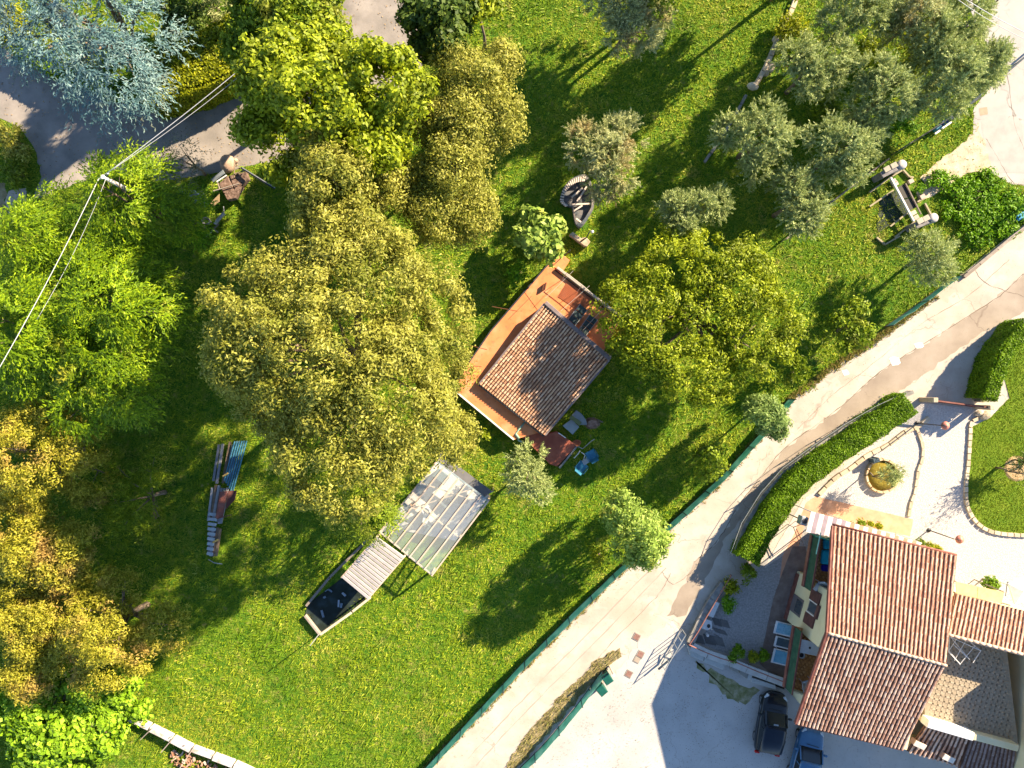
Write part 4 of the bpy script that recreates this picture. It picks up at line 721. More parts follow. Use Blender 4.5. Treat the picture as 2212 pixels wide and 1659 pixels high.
# small flat awning behind the extension, planter bush, white parasol
c0 = [P(*T(3, 3, x, y), 2.8) for x, y in ((1625, 50), (2040, 140), (2020, 240), (1630, 150))]
t = thing("rattan_canopy", "pale orange panelled canopy behind the roof extension", "canopy", down(c0[0])); MB().slab(c0[:1] + [c0[0].lerp(c0[1], .45), c0[3].lerp(c0[2], .45), c0[3]], .05).build("panel", mat("canopy_orange", (.58, .38, .2)), t)
MB().slab([c0[0].lerp(c0[1], .46), c0[1], c0[2], c0[3].lerp(c0[2], .46)], .05).build("panel", MATS["canopy_orange"], t)
for p in c0: MB().tube([down(p), p], .04, 6).build("post", M_wood, t)
tree("box_bush", "small green bush behind the orange panelled canopy", "bush", 2142, 1259, 17, 1.4, L_he, 'broad', lobes=4, flat=.6, per=40, ln=.16, wd=.09, cs=.3, seed=90, sx=1.6, sy=.6, rot=-.2)
c = P(2205, 1275, 2.4); t = thing("parasol", "white square parasol at the frame edge behind the canopy", "parasol", (c.x, c.y, 0))
b = MB(); ct = c + Vector((0, 0, .25)); k4 = [c + Vector((dx, dy, 0)) for dx, dy in ((-.75, .4), (.35, .9), (.95, -.3), (-.35, -.9))]; b.add(k4 + [ct] + [p - Vector((0, 0, .12)) for p in k4], [(0, 1, 4), (1, 2, 4), (2, 3, 4), (3, 0, 4), (0, 5, 6, 1), (1, 6, 7, 2), (2, 7, 8, 3), (3, 8, 5, 0)]).build("fabric", mat("parasol_white", (.75, .74, .73)), t)
MB().tube([down(c), ct], .03, 8).build("pole", M_white, t)
t = thing("wire_gate", "thin grey metal frame gate beside the white parasol", "gate", down(P(2183, 1272)))
for a_, b_ in (((2176, 1257), (2190, 1262)), ((2190, 1262), (2187, 1290)), ((2176, 1257), (2172, 1288))): MB().tube([P(*a_, 1.3), P(*b_, 1.3)], .025, 5).build("bar", M_dark, t)
# flower tubs under the awning
for (x0, y0, x1, y1, lb) in ((770, 1190, 1000, 1235, "long flower strip along the awning's middle"), (1290, 1360, 1500, 1430, "flower bed at the awning's far end near the wall lamp")):
    for i in range(3): 
        x = x0 + (x1 - x0) * (i + .5) / 3; y = y0 + (y1 - y0) * (i + .5) / 3; u, v = T(3, 2, x, y)
        tree("flowering_shrub", lb.replace("long flower strip", ("dull", "yellow-green", "bright yellow")[i] + " flowering shrub").replace("flower bed", ("brownish", "mixed", "yellow-flowered")[i] + " low shrub"), "shrub", u, v, 9, .7, (L_md, L_hy, L_hy)[i], 'broad', "low shrubs along the awning", lobes=3, flat=.8, per=22, ln=.14, wd=.07, cs=.2, seed=100 + i + int(x0), clumps=14)

# ------------------------------------------------------------------ cars
def car(label, u, v, ang, L, W, paint, roofm, extra):
    c = P(u, v, .7); root = thing("parked_car", label, "car", (c.x, c.y, .012), "cars parked in the courtyard shade")
    Rz = Matrix.Rotation(ang, 3, 'Z'); X = lambda x, y, z: Vector((c.x, c.y, .012)) + Rz @ Vector((x, y, z))    # x forward
    h = L / 2; w_ = W / 2
    st = [(-h, .66, .45, .62), (-h + .08, .82, .34, .84), (-h + .35, .93, .26, .98), (-h * .55, .99, .22, 1.0), (-h * .2, 1.0, .2, .98), (h * .15, 1.0, .2, .96), (h * .38, .99, .22, .92), (h * .62, .96, .24, .84), (h * .82, .85, .26, .74), (h * .93, .68, .32, .62), (h, .42, .4, .5)]
    b = MB(); vs = []; n = 12
    for x, k, z0, z1 in st:
        ww = w_ * k; zm = z0 + (z1 - z0) * .45
        ring = [(-ww * .86, z0), (-ww, zm * .9), (-ww * 1.0, zm), (-ww * .95, z1 - .1), (-ww * .86, z1 - .02), (-ww * .45, z1 + .03), (ww * .45, z1 + .03), (ww * .86, z1 - .02), (ww * .95, z1 - .1), (ww, zm), (ww, zm * .9), (ww * .86, z0)]
        vs += [X(x, y, z) for y, z in ring]
    fs = [(i * n + k, i * n + (k + 1) % n, (i + 1) * n + (k + 1) % n, (i + 1) * n + k) for i in range(len(st) - 1) for k in range(n)] + [tuple(range(n)), tuple((len(st) - 1) * n + k for k in range(n))]
    body = b.add(vs, fs).build("body", paint, root, smooth=True); sm = body.modifiers.new("sub", 'SUBSURF'); sm.levels = 1; sm.render_levels = 2; body.scale = (1.0, 1.0, 1.0)
    # glasshouse
    gh = [(-h + .14, .6, .96, .96), (-h + .36, .78, .95, 1.27), (-h * .45, .82, .95, 1.42), (-h * .08, .81, .95, 1.42), (h * .06, .79, .94, 1.36), (h * .40, .74, .9, .94)]
    vs = []; n2 = 6
    for x, k, z0, z1 in gh:
        ww = w_ * k; vs += [X(x, y, z) for y, z in ((-ww * 1.12, z0), (-ww, z1 - .06), (-ww * .8, z1), (ww * .8, z1), (ww, z1 - .06), (ww * 1.12, z0))]
    fs = [(i * n2 + k, i * n2 + k + 1, (i + 1) * n2 + k + 1, (i + 1) * n2 + k) for i in range(len(gh) - 1) for k in range(n2 - 1)] + [tuple(range(n2)), tuple((len(gh) - 1) * n2 + k for k in range(n2))]
    MB().add(vs, fs).build("windows", mat("car_glass", (.012, .018, .022), rough=.12, spec=.5), root, smooth=False)
    r_ = MB(); vs = []
    for x, k, z in ((-h + .22, .72, 1.12), (-h + .36, .76, 1.29), (-h * .45, .78, 1.44), (-h * .08, .77, 1.44), (h * .05, .73, 1.385)): vs += [X(x, y * w_ * k, z + dz) for y, dz in ((-1.04, -.035), (-.7, .02), (.7, .02), (1.04, -.035))]
    rf = r_.add(vs, [(i * 4 + k, i * 4 + k + 1, (i + 1) * 4 + k + 1, (i + 1) * 4 + k) for i in range(4) for k in range(3)]).build("roof", roofm, root, smooth=True)
    so_ = rf.modifiers.new("sol", 'SOLIDIFY'); so_.thickness = .03
    for sy in (-1, 1):
        MB().beam(X(-h + .35, sy * w_ * .83, 1.1), X(-h * .35, sy * w_ * .82, 1.38), .05, .05).build("rear_pillar", paint, root)
        MB().beam(X(h * .05, sy * w_ * .8, 1.36), X(h * .38, sy * w_ * .84, .95), .07, .06).build("front_pillar", paint, root)
        MB().beam(X(-h * .08, sy * w_ * .88, .95), X(-h * .1, sy * w_ * .82, 1.38), .07, .04).build("door_pillar", paint, root)
        bev(MB().box(X(h * .27, sy * (w_ + .08), .98), (.14, .24, .14), ang).build("mirror", paint, root), .04)
        bev(MB().box(X(h * .83, sy * w_ * .66, .66), (.34, .2, .1), ang - sy * .5).build("headlight", mat("lamp_glass", (.45, .48, .5), rough=.1, spec=1), root), .04)
        bev(MB().box(X(-h + .07, sy * w_ * .72, .78), (.14, .3, .18), ang).build("tail_light", mat("red_lens", (.4, .01, .01), rough=.2), root), .03)
        MB().beam(X(-h * .75, sy * w_ * 1.005, .78), X(h * .55, sy * w_ * 1.0, .74), .015, .02).build("side_trim", mat("chrome", (.5, .5, .5), rough=.2, metal=1), root)
        for x in (-h * .58, h * .62):
            ct = X(x, sy * (w_ - .22), .31); ax = (Rz @ Vector((0, sy, 0))); a_, b_ = ct - ax * .1, ct + ax * .11
            wh = MB().tube([a_, b_], .31, 20).build("wheel", M_black, root); MB().tube([b_, b_ + ax * .012], .19, 16).build("rim", MATS["chrome"] if "chrome" in MATS else M_grey, wh)
    MB().beam(X(h * .47, -w_ * .5, .965), X(h * .49, w_ * .4, .965), .03, .02).build("wiper", M_black, root)
    bev(MB().box(X(-h - .005, 0, .6), (.02, .5, .11), ang).build("number_plate", M_white, root), .004)
    MB().beam(X(h - .1, -w_ * .35, .55), X(h - .1, w_ * .35, .55), .12, .12).build("grille", M_black, root)
    if extra == 'sunroof': MB().box(X(-h * .3, 0, 1.475), (.62, .72, .01), ang).build("sunroof", mat("sunroof_glass", (.02, .04, .06), rough=.05, spec=1), root)
    if extra == 'dash': MB().box(X(h * .1, 0, 1.36), (.1, .3, .02), ang).build("sun_strip", M_grey, root)
    return root
P1 = mat("car_black_paint", [(.003, .006, .01), (.004, .008, .013), (.006, .011, .017)], rough=.3, coat=.5, scale=1)
P2 = mat("car_blue_paint", [(.02, .09, .19), (.025, .11, .23), (.03, .13, .26)], rough=.3, coat=1, scale=1)
car("black hatchback parked nearest the stone planter wall", 1667, 1562, R(80), 4.0, 1.82, P1, mat("car_dark_roof", (.005, .012, .025), rough=.3), 'dash')
car("blue hatchback with sunroof, its bonnet tucked under the house eave", 1743, 1638, R(76), 4.1, 1.78, P2, P2, 'sunroof')

# ------------------------------------------------------------------ kerbs, walls and planters of the country house
KM = {}
def block_row(root, path, size, m=M_stone, name="stone", z=0.0, jit=.12, gap=.012, closed=False):
    """stones laid end to end along a path of plan points; alike stones share one mesh"""
    L, Wd, Hh = size; rs = random.Random(int(abs(path[0][0]) * 10)); pts = catmull([(p.x, p.y) for p in path], 8, closed)
    if closed: pts.append(pts[0])
    pts = np.array(pts); cum = np.r_[0, np.cumsum(np.linalg.norm(np.diff(pts, axis=0), axis=1))]; n = max(1, int(cum[-1] / L)); org = origin(root)
    key = (size, m.name)
    if key not in KM:
        KM[key] = []
        for q in range(4):
            e = .02; x, y, zz = cum[-1] / n / 2 - gap, Wd / 2, Hh; vs = [(-x, -y, 0), (x, -y, 0), (x, y, 0), (-x, y, 0), (-x + e, -y + e, zz), (x - e, -y + e, zz), (x - e, y - e, zz), (-x + e, y - e, zz)]
            vs = [(a + rs.uniform(-.012, .012), b_ + rs.uniform(-.015, .015), c_ + (rs.uniform(-.012, .012) if c_ else 0)) for a, b_, c_ in vs]
            me = bpy.data.meshes.new(name); me.from_pydata(vs, [], [(3, 2, 1, 0), (4, 5, 6, 7), (0, 1, 5, 4), (1, 2, 6, 5), (2, 3, 7, 6), (3, 0, 4, 7)]); me.materials.append(m); KM[key].append(me)
    for i in range(n):
        s_ = (i + .5) * cum[-1] / n; x = np.interp(s_, cum, pts[:, 0]); y = np.interp(s_, cum, pts[:, 1]); j = min(max(np.searchsorted(cum, s_) - 1, 0), len(pts) - 2); d = pts[j + 1] - pts[j]
        o = bpy.data.objects.new(name, KM[key][i % 4]); COL.objects.link(o); o.parent = root; o.location = Vector((x, y, z)) - org; o.rotation_euler = (0, 0, math.atan2(d[1], d[0]) + rs.uniform(-.03, .03))
def kerb(label, pts, size, nm="stone_edging", m=M_stone, closed=False, cat="edging"):
    pp = [P(*q) for q in pts]; t = thing(nm, label, cat, pp[0]); block_row(t, pp, size, m, closed=closed); return t
kerb("stone edging along the inner foot of the long clipped hedge", [(2006, 902), (1982, 920), (1950, 936), (1915, 962), (1872, 984), (1835, 1012), (1800, 1035), (1768, 1068)], (.62, .3, .16))
kerb("curved stone edging parting the white gravel from the drive", [(1978, 922), (1990, 955), (1992, 985), (1982, 1020), (1976, 1060), (1966, 1090), (1962, 1116)], (.5, .22, .12))
kerb("stone edging around the mown lawn", [(2125, 898), (2098, 912), (2094, 940), (2090, 1000), (2085, 1050), (2088, 1092), (2106, 1125), (2135, 1146), (2175, 1154), (2230, 1157)], (.42, .26, .14))
rp = [P(1903 + 34 * math.cos(a), 1027 + 35 * math.sin(a)) for a in np.linspace(0, 2 * math.pi, 14, endpoint=False)]
t = thing("ring_planter", "round stone ring planter with brown grass and a small olive", "planter", P(1903, 1027)); block_row(t, rp, (.4, .16, .28), mat("planter_stone", [(.38, .26, .14), (.48, .36, .22), (.56, .46, .32)], scale=3, island=.6), closed=True)
MB().lathe(P(1903, 1027) + Vector((0, 0, .02)), [(.98, 0), (.98, .1), (.5, .16), (0, .17)], 28).build("planting", mat("planter_grass", [(.10, .08, .008), (.17, .13, .015), (.22, .19, .03)], scale=7, bump=.03, bscale=14, rough=1), t, smooth=True)
# low wall between lane and hedge, with cap
lw = thing("lane_wall", "low grey retaining wall with a cap between lane and long hedge", "wall", P(1700, 1030)); wp = [(1960, 846), (1893, 877), (1823, 918), (1752, 966), (1690, 1012), (1642, 1066), (1602, 1130), (1578, 1196)]
for i in range(len(wp) - 1):
    a_, b_ = P(*wp[i]), P(*wp[i + 1]); MB().beam(a_ + Vector((0, 0, .35)), b_ + Vector((0, 0, .35)), .16, .7).build("wall_section", M_conc, lw)
    bev(MB().beam(a_.lerp(b_, .004) + Vector((0, 0, .73)), a_.lerp(b_, .996) + Vector((0, 0, .73)), .24, .06).build("cap_stone", M_conc, lw), .01)
for q in wp[1:]: MB().tube([P(*q, .76), P(*q, 1.25)], .03, 6).build("post", M_white if q == (1823, 918) else M_grey, lw)
MB().tube([P(*q, 1.22) for q in wp], .018, 5).build("wire", M_grey, lw)
# patio corner wall with sloping copings and copper coloured rail
pw = thing("patio_wall", "grey patio wall with sloped coping and red-brown rail at the courtyard corner", "wall", P(1490, 1385)); c1, c2, c3 = (1575, 1205), (1490, 1383), (1700, 1470)
cor = [R6(620, 140), R6(480, 330), R6(340, 580), R6(200, 870), R6(215, 935)]
for i in range(3):
    a_, b_ = P(*cor[i], .0), P(*cor[i + 1], .0); d = (b_ - a_).normalized(); nn = Vector((-d.y, d.x, 0)); MB().hexa([a_ - nn * .18, b_ - nn * .18, b_ + nn * .18, a_ + nn * .18], [p + Vector((0, 0, .5)) for p in (a_ - nn * .18, b_ - nn * .18, b_ + nn * .18, a_ + nn * .18)]).build("wall_section", M_conc, pw)
    bev(MB().beam(a_.lerp(b_, .01) + Vector((0, 0, .53)), a_.lerp(b_, .99) + Vector((0, 0, .53)), .5, .07).build("coping", M_conc, pw), .015)
cor2 = [R6(215, 935), R6(420, 1035), R6(700, 1130), R6(900, 1215), R6(1150, 1310), R6(1400, 1400)]
for i in range(5):
    a_, b_ = P(*cor2[i], .0), P(*cor2[i + 1], .0); MB().beam(a_ + Vector((0, 0, .25)), b_ + Vector((0, 0, .25)), .22, .5).build("wall_section", M_conc, pw)
    bev(MB().beam(a_.lerp(b_, .01) + Vector((0, .18, .53)), a_.lerp(b_, .99) + Vector((0, .18, .53)), .55, .07).build("coping", mat("pale_coping", (.42, .42, .4), scale=2), pw), .015)
mR = mat("copper_rail", [(.22, .09, .07), (.3, .13, .1)], rough=.5)
pr = [R6(740, 60), R6(620, 260), R6(440, 560), R6(320, 770), R6(215, 925), R6(400, 1010), R6(600, 1090), R6(820, 1150), R6(1050, 1250), R6(1390, 1385)]
for i in range(len(pr) - 1): MB().tube([P(*pr[i], .95), P(*pr[i + 1], .95)], .035, 6).build("rail", mR, pw)
for q in pr: MB().tube([P(q[0] - 3, q[1] - 2, .5), P(*q, .96)], .03, 6).build("post", mR, pw)
# stone beds outside the wall: slabs lying along it
sb = thing("planter_slabs", "row of pale slabs capping a bed outside the patio wall", "planter", P(1500, 1420))
for (a_, b_, c_, d_, mm) in ((R6(195, 935), R6(410, 1030), R6(390, 1130), R6(230, 1065), 0), (R6(415, 1040), R6(680, 1135), R6(640, 1235), R6(395, 1140), 0), (R6(720, 1150), R6(830, 1200), R6(830, 1285), R6(740, 1240), 1), (R6(840, 1200), R6(960, 1250), R6(930, 1350), R6(850, 1290), 1), (R6(965, 1250), R6(1015, 1265), R6(985, 1370), R6(935, 1350), 0), (R6(995, 1330), R6(1290, 1430), R6(1300, 1490), R6(985, 1385), 0)):
    bev(MB().slab([P(*q, .42) for q in (a_, b_, c_, d_)], .42).build("slab", mat("bed_slab" if not mm else "bed_stone", (.34, .36, .35) if not mm else (.22, .22, .2), scale=4), sb), .03)
MB().slab([P(*q, .12) for q in (R6(1015, 1262), R6(1400, 1400), R6(1400, 1480), R6(1000, 1335))], .1).build("dark_bed", mat("dark_soil", (.02, .018, .014)), sb)
# benches, paving slabs and cylinders in the patio corner
t = thing("stone_bench", "pale smooth bench block on the patio wall above the basin block", "bench", P(*R6(530, 480))); bev(MB().slab([P(*q, .7) for q in (R6(545, 390), R6(598, 402), R6(515, 588), R6(445, 560))], .7).build("block", mat("pale_block", (.45, .47, .48)), t), .03)
t = thing("stone_sink", "pale basin block with a steel tap on the patio wall", "sink", P(*R6(440, 680))); bev(MB().slab([P(*q, .7) for q in (R6(425, 605), R6(498, 630), R6(500, 720), R6(440, 745), R6(370, 720))], .7).build("block", MATS["pale_block"], t), .03)
q = P(*R6(460, 710), .7); MB().tube([q, q + Vector((0, 0, .2)), q + Vector((.1, -.02, .26)), q + Vector((.2, -.04, .2))], .035, 8).build("tap", mat("bright_steel", (.7, .7, .7), rough=.25, metal=.8), t, smooth=True); MB().lathe(q + Vector((-.02, .12, 0)), [(.1, .01), (.12, .02), (.0, .02)], 14).build("drain", M_black, t)
t = thing("lantern", "small white lantern on the patio corner slabs", "lantern", P(*R6(428, 785))); q = P(*R6(428, 785)); MB().lathe(q, [(.09, 0), (.09, .12), (.06, .2), (.1, .34), (.02, .42), (0, .43)], 14).build("shell", M_white, t, smooth=True); MB().lathe(q, [(.13, 0), (.13, .03), (0, .03)], 14).build("foot", M_grey, t)
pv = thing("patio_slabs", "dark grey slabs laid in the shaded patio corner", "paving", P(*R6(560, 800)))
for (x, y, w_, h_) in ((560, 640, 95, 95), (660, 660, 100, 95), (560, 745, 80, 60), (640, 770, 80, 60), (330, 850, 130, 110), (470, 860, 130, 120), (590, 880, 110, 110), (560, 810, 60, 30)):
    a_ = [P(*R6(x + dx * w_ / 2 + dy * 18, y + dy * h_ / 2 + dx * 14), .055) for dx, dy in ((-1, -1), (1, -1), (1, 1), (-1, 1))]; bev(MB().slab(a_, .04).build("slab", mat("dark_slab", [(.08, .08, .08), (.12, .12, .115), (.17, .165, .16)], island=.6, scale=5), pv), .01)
# drive gate and its post, street lamps of the yard
gt = thing("drive_gate", "red-brown sliding drive gate across the gravel drive", "gate", P(2050, 868)); g0, g1_ = P(1992, 864), P(2106, 879)
MB().beam(g0 + Vector((0, 0, 1.35)), g1_ + Vector((0, 0, 1.35)), .09, .1).build("top_rail", M_rust, gt); MB().beam(g0 + Vector((0, 0, .12)), g1_ + Vector((0, 0, .12)), .07, .1).build("bottom_rail", M_rust, gt)
barm = MB().box((0, 0, .0), (.025, .025, 1.12)).build("bar", M_rust, gt); me_ = barm.data; o0 = origin(gt)
for i in range(26):
    o = barm if i == 0 else bpy.data.objects.new("bar", me_)
    if i: COL.objects.link(o); o.parent = gt
    o.location = g0.lerp(g1_, (i + .5) / 26) + Vector((0, 0, .73))
    if True: o.location = o.location - o0 + (o0 if False else Vector((0, 0, 0)))
for v_ in me_.vertices: v_.co = v_.co + o0
for q in ((1990, 863), (2108, 879)): bev(MB().box(P(*q) + Vector((0, 0, .8)), (.3, .3, 1.6)).build("gate_post", M_stone, gt), .03)
def lamp(label, u, v, h, armd, arm=.9):
    base = P(u, v, 0); t = thing("garden_lamp", label, "lamp", base, "garden lamps with terracotta shades"); tp = base + Vector((0, 0, h)); a_ = Vector((math.cos(armd), math.sin(armd), 0))
    MB().tube([base, base + Vector((0, 0, .3)), tp], [.06, .04, .03], 8).build("pole", M_dark, t); MB().lathe(base, [(.14, 0), (.14, .05), (.05, .09)], 14).build("base_plate", M_dark, t)
    MB().tube([tp, tp + a_ * arm * .5 + Vector((0, 0, .18)), tp + a_ * arm], .022, 6).build("arm", M_dark, t, smooth=True)
    c = tp + a_ * arm; MB().lathe(c - Vector((0, 0, .12)), [(.27, 0), (.22, .09), (.08, .16), (.03, .2), (0, .2)], 20).build("lamp_shade", mat("terracotta_shade", (.42, .16, .12), rough=.5), t, smooth=True)
    MB().lathe(c - Vector((0, 0, .24)), [(0, 0), (.08, .04), (.09, .12), (.0, .12)], 12).build("bulb", M_white, t, smooth=True); return t
lamp("terracotta-shaded garden lamp at the tip of the curved edging", 1980, 914, 2.6, -.05, .35)
lamp("terracotta-shaded garden lamp beside the house's lawn-side corner", 2006, 1145, 2.6, R(-8), .45)
t = thing("grey_cabinet", "small dark meter box beside the ring planter", "box", P(1882, 992)); q = P(1882, 992); bev(MB().box(q + Vector((0, 0, .35)), (.42, .26, .7), R(15)).build("cabinet", mat("blue_grey", (.05, .08, .1)), t), .02); MB().box(q + Vector((0, -.14, .35)), (.34, .02, .6), R(15)).build("cabinet_door", M_grey, t)
kw = thing("driveway_wall", "low stone-coloured wall on the lawn side of the drive entrance", "wall", P(2125, 800)); wq = [(2148, 735), (2134, 775), (2120, 820), (2108, 868)]
for i in range(3): MB().beam(P(*wq[i]) + Vector((0, 0, .3)), P(*wq[i + 1]) + Vector((0, 0, .3)), .22, .6).build("wall_section", M_conc, kw); bev(MB().beam(P(*wq[i]) + Vector((0, 0, .63)), P(*wq[i + 1]) + Vector((0, 0, .63)), .3, .06).build("coping", M_stone, kw), .01)
for i, (u, v, sz, lb) in enumerate(((2128, 896, .5, "pale boulder by the drive gate's lawn-side post, larger one"), (2112, 892, .32, "small pale boulder touching the drive gate's post"))):
    q = P(u, v); b = MB().lathe(q, [(sz * .8, 0), (sz, .12), (sz * .75, .28), (sz * .3, .36), (0, .36)], 9, 1, .6, .5); o = b.build("boulder", M_stone, at=(q.x, q.y, 0)); tag(o, lb, "boulder")
# open metal gate leaf by the courtyard corner
og = thing("open_gate_leaf", "dark grey metal gate leaf standing open at the courtyard mouth", "gate", P(1445, 1410))
ga, gb = P(1428, 1432), P(1472, 1358)
for z in (.15, 1.15): MB().tube([ga + Vector((0, 0, z)), gb + Vector((0, 0, z))], .035, 6).build("rail", M_grey, og)
for s_ in (0, .2, .4, .6, .8, 1): MB().tube([ga.lerp(gb, s_) + Vector((0, 0, .1)), ga.lerp(gb, s_) + Vector((0, 0, 1.2))], .025, 6).build("bar", M_grey, og)
MB().beam(P(1422, 1446, .5), P(1450, 1422, .5), .1, .12).build("counterweight", mat("dark_blue_metal", (.03, .05, .08), rough=.5), og); MB().tube([P(1450, 1422, .5), P(1478, 1392, .9)], .04, 6).build("strut", M_grey, og)
# manholes and paint
for i, (x, y, lb) in enumerate(((1075, 525, "rust-coloured drain cover nearest the lane's centre"), (1108, 675, "rust-coloured drain cover touching a grey one"), (1008, 845, "rust-coloured drain cover nearest the small green fence"))):
    u, v = T(2, 3, x, y); u += 0; c = P(u, v); t = thing("drain_cover", lb, "drain cover", c, "drain covers in the courtyard mouth")
    MB().box((c.x, c.y, .02), (.46, .46, .03), R(-28)).build("frame", M_conc, t); MB().box((c.x, c.y, .035), (.36, .36, .02), R(-28)).build("lid", mat("rusty_lid", [(.14, .07, .06), (.2, .11, .09), (.26, .16, .13)], scale=8), t)
c = P(*T(2, 3, 1078, 722)); t = thing("drain_cover", "pale grey drain cover joined to a rusty one", "drain cover", c, "drain covers in the courtyard mouth"); MB().box((c.x, c.y, .02), (.42, .42, .03), R(-28)).build("frame", M_conc, t); MB().box((c.x, c.y, .035), (.32, .32, .02), R(-28)).build("lid", M_strip, t)
for (x, y, s1, s2) in ((1308, 1328, 34, 20), (1098, 1462, 38, 34), (672, 1560, 22, 22)):
    u, v = T(3, 1, x, y); V = [P(u + dx * s1 / 4 + dy * 3 + random.uniform(-1, 1), v + dy * s2 / 4 - dx * 2 + random.uniform(-1, 1)) + Vector((0, 0, .014)) for dx, dy in ((-1, -1), (0, -1.1), (1, -.8), (1, .7), (.2, 1.1), (-1, .9))]
    o = MB().add(V, [tuple(range(6))]).build("road_marking", mat("road_paint", (.78, .77, .74), rough=.8), at=(0, 0, 0)); o["kind"] = "structure"
for i, pts_ in enumerate(([T(3, 0, x, y) for x, y in ((1990, 1090), (2095, 1005), (2150, 1010), (2190, 1060), (2240, 1500), (2000, 1490), (1890, 1420), (1840, 1050), (1880, 1010))],)):
    sheet("road_patch", pts_, .0105, mat("asphalt_patch", (.33, .31, .29), scale=1), .3)
q = T(3, 0, 1860, 960); V = [P(q[0] + a_, q[1] + b_) + Vector((0, 0, .012)) for a_, b_ in ((-9, -6), (8, -9), (10, 7), (-7, 10))]; o = MB().add(V, [(0, 1, 2, 3)]).build("inspection_lid", mat("orange_lid", (.45, .24, .17)), at=(0, 0, 0)); tag(o, "square orange inspection lid on the street corner", "lid")
# wheelie bins
for i, (u, v, lb, rz) in enumerate(((1308, 1454, "dark green wheelie bin nearest the fence's end post", .6), (1296, 1478, "green wheelie bin lying lower along the small fence", .7))):
    c = P(u, v); t = thing("wheelie_bin", lb, "bin", c, "green bins at the small fence"); mb_ = mat("bin_green", [(.005, .06, .045), (.01, .09, .07)], rough=.45)
    Rz = Matrix.Rotation(rz, 3, 'Z'); X = lambda x, y, z: c + Rz @ Vector((x, y, z)); b = MB().hexa([X(-.2, -.22, .06), X(.2, -.22, .06), X(.2, .22, .06), X(-.2, .22, .06)], [X(-.27, -.3, .95), X(.27, -.3, .95), X(.27, .3, .95), X(-.27, .3, .95)]).build("bin_body", mb_, t); bev(b, .02)
    bev(MB().hexa([X(-.29, -.33, .95), X(.29, -.33, .95), X(.29, .34, .95), X(-.29, .34, .95)], [X(-.25, -.28, 1.02), X(.25, -.28, 1.02), X(.25, .3, 1.05), X(-.25, .3, 1.05)]).build("lid", mb_, t), .02); MB().tube([X(-.22, .38, .98), X(.22, .38, .98)], .02, 6).build("handle", mb_, t)
    for sx in (-1, 1): MB().tube([X(sx * .24, .24, .1), X(sx * .28, .24, .1)], .1, 12).build("wheel", M_black, t)
c = P(1283, 1487); t = thing("garden_roller_hose", "green rolled netting leaning beside the bins", "roll", c); MB().tube([P(1274, 1493, .3), P(1290, 1480, .3)], .16, 12).build("roll", mat("bin_green", (.01, .09, .07)), t, smooth=True); MB().tube([P(1277, 1491, .3), P(1279, 1489, .3)], .17, 12).build("strap", M_cream, t)
t = thing("fence_end_post", "white-topped timber pole at the small fence's end", "post", P(1287, 1440)); MB().tube([P(1316, 1438), P(1316, 1438) + Vector((.05, .1, 1.7))], [.06, .05], 8).build("pole", M_pine, t); MB().tube([P(1316, 1438) + Vector((.05, .1, 1.7)), P(1316, 1438) + Vector((.05, .11, 1.8))], .07, 8).build("cap", M_white, t)

# ------------------------------------------------------------------ fences
def net_fence(label, path, h, nm="netting_fence", step=2.0, m=M_teal, grp=None, rail=True):
    pts = np.array([(P(*q).x, P(*q).y) for q in path]); cum = np.r_[0, np.cumsum(np.linalg.norm(np.diff(pts, axis=0), axis=1))]; n = int(cum[-1] / step)
    at = lambda s_, z: Vector((np.interp(s_, cum, pts[:, 0]), np.interp(s_, cum, pts[:, 1]), z)); t = thing(nm, label, "fence", at(cum[-1] / 2, 0), grp)
    for i in range(n + 1):
        s_ = i * cum[-1] / n; MB().tube([at(s_, 0), at(s_, h + .1)], .035, 6).build("post", M_dark, t)
        if i < n:
            k = 5; b = MB(); vs = []
            for j in range(k + 1):
                q = s_ + j * cum[-1] / n / k; p = at(q, 0); off = Vector((random.uniform(-.03, .03), random.uniform(-.03, .03), 0)); sag = -.05 * math.sin(math.pi * j / k) + random.uniform(-.02, .02)
                vs += [p + Vector((0, 0, .05)), p + off + Vector((0, 0, h + sag))]
            b.add(vs, [(2 * j, 2 * j + 2, 2 * j + 3, 2 * j + 1) for j in range(k)]); o = b.build("net_panel", m, t); so_ = o.modifiers.new("thick", 'SOLIDIFY'); so_.thickness = .012
    if rail: MB().tube([at(q, .12) for q in np.linspace(0, cum[-1], n * 2)], .04, 5).build("base_rail", mat("dark_plank", (.04, .03, .02)), t)
    return t
net_fence("teal netting fence along the lane, running the meadow's whole edge", [(905, 1672), (1000, 1570), (1128, 1432), (1238, 1322), (1325, 1238), (1440, 1136), (1560, 1026), (1645, 932), (1702, 862)], 1.25)
net_fence("short teal netting fence below the solitary lane-side olive", [(1910, 706), (1960, 672), (2020, 628), (2058, 600)], 1.1)
net_fence("small teal netting fence parting the verge strip from the courtyard", [(1100, 1680), (1172, 1610), (1245, 1524), (1300, 1448)], 1.1)
def rail_fence(label, path, h, m, step=2.2, nm="wire_fence"):
    pts = np.array([(P(*q).x, P(*q).y) for q in path]); cum = np.r_[0, np.cumsum(np.linalg.norm(np.diff(pts, axis=0), axis=1))]; n = max(1, int(cum[-1] / step)); at = lambda s_, z: Vector((np.interp(s_, cum, pts[:, 0]), np.interp(s_, cum, pts[:, 1]), z))
    t = thing(nm, label, "fence", at(cum[-1] / 2, 0))
    for i in range(n + 1): MB().tube([at(i * cum[-1] / n, 0), at(i * cum[-1] / n, h)], .035, 6).build("post", m, t)
    for z in (h * .35, h * .7, h - .02): MB().tube([at(q, z) for q in np.linspace(0, cum[-1], n + 1)], .02 if z < h * .9 else .045, 5).build("wire", m, t)
    return t
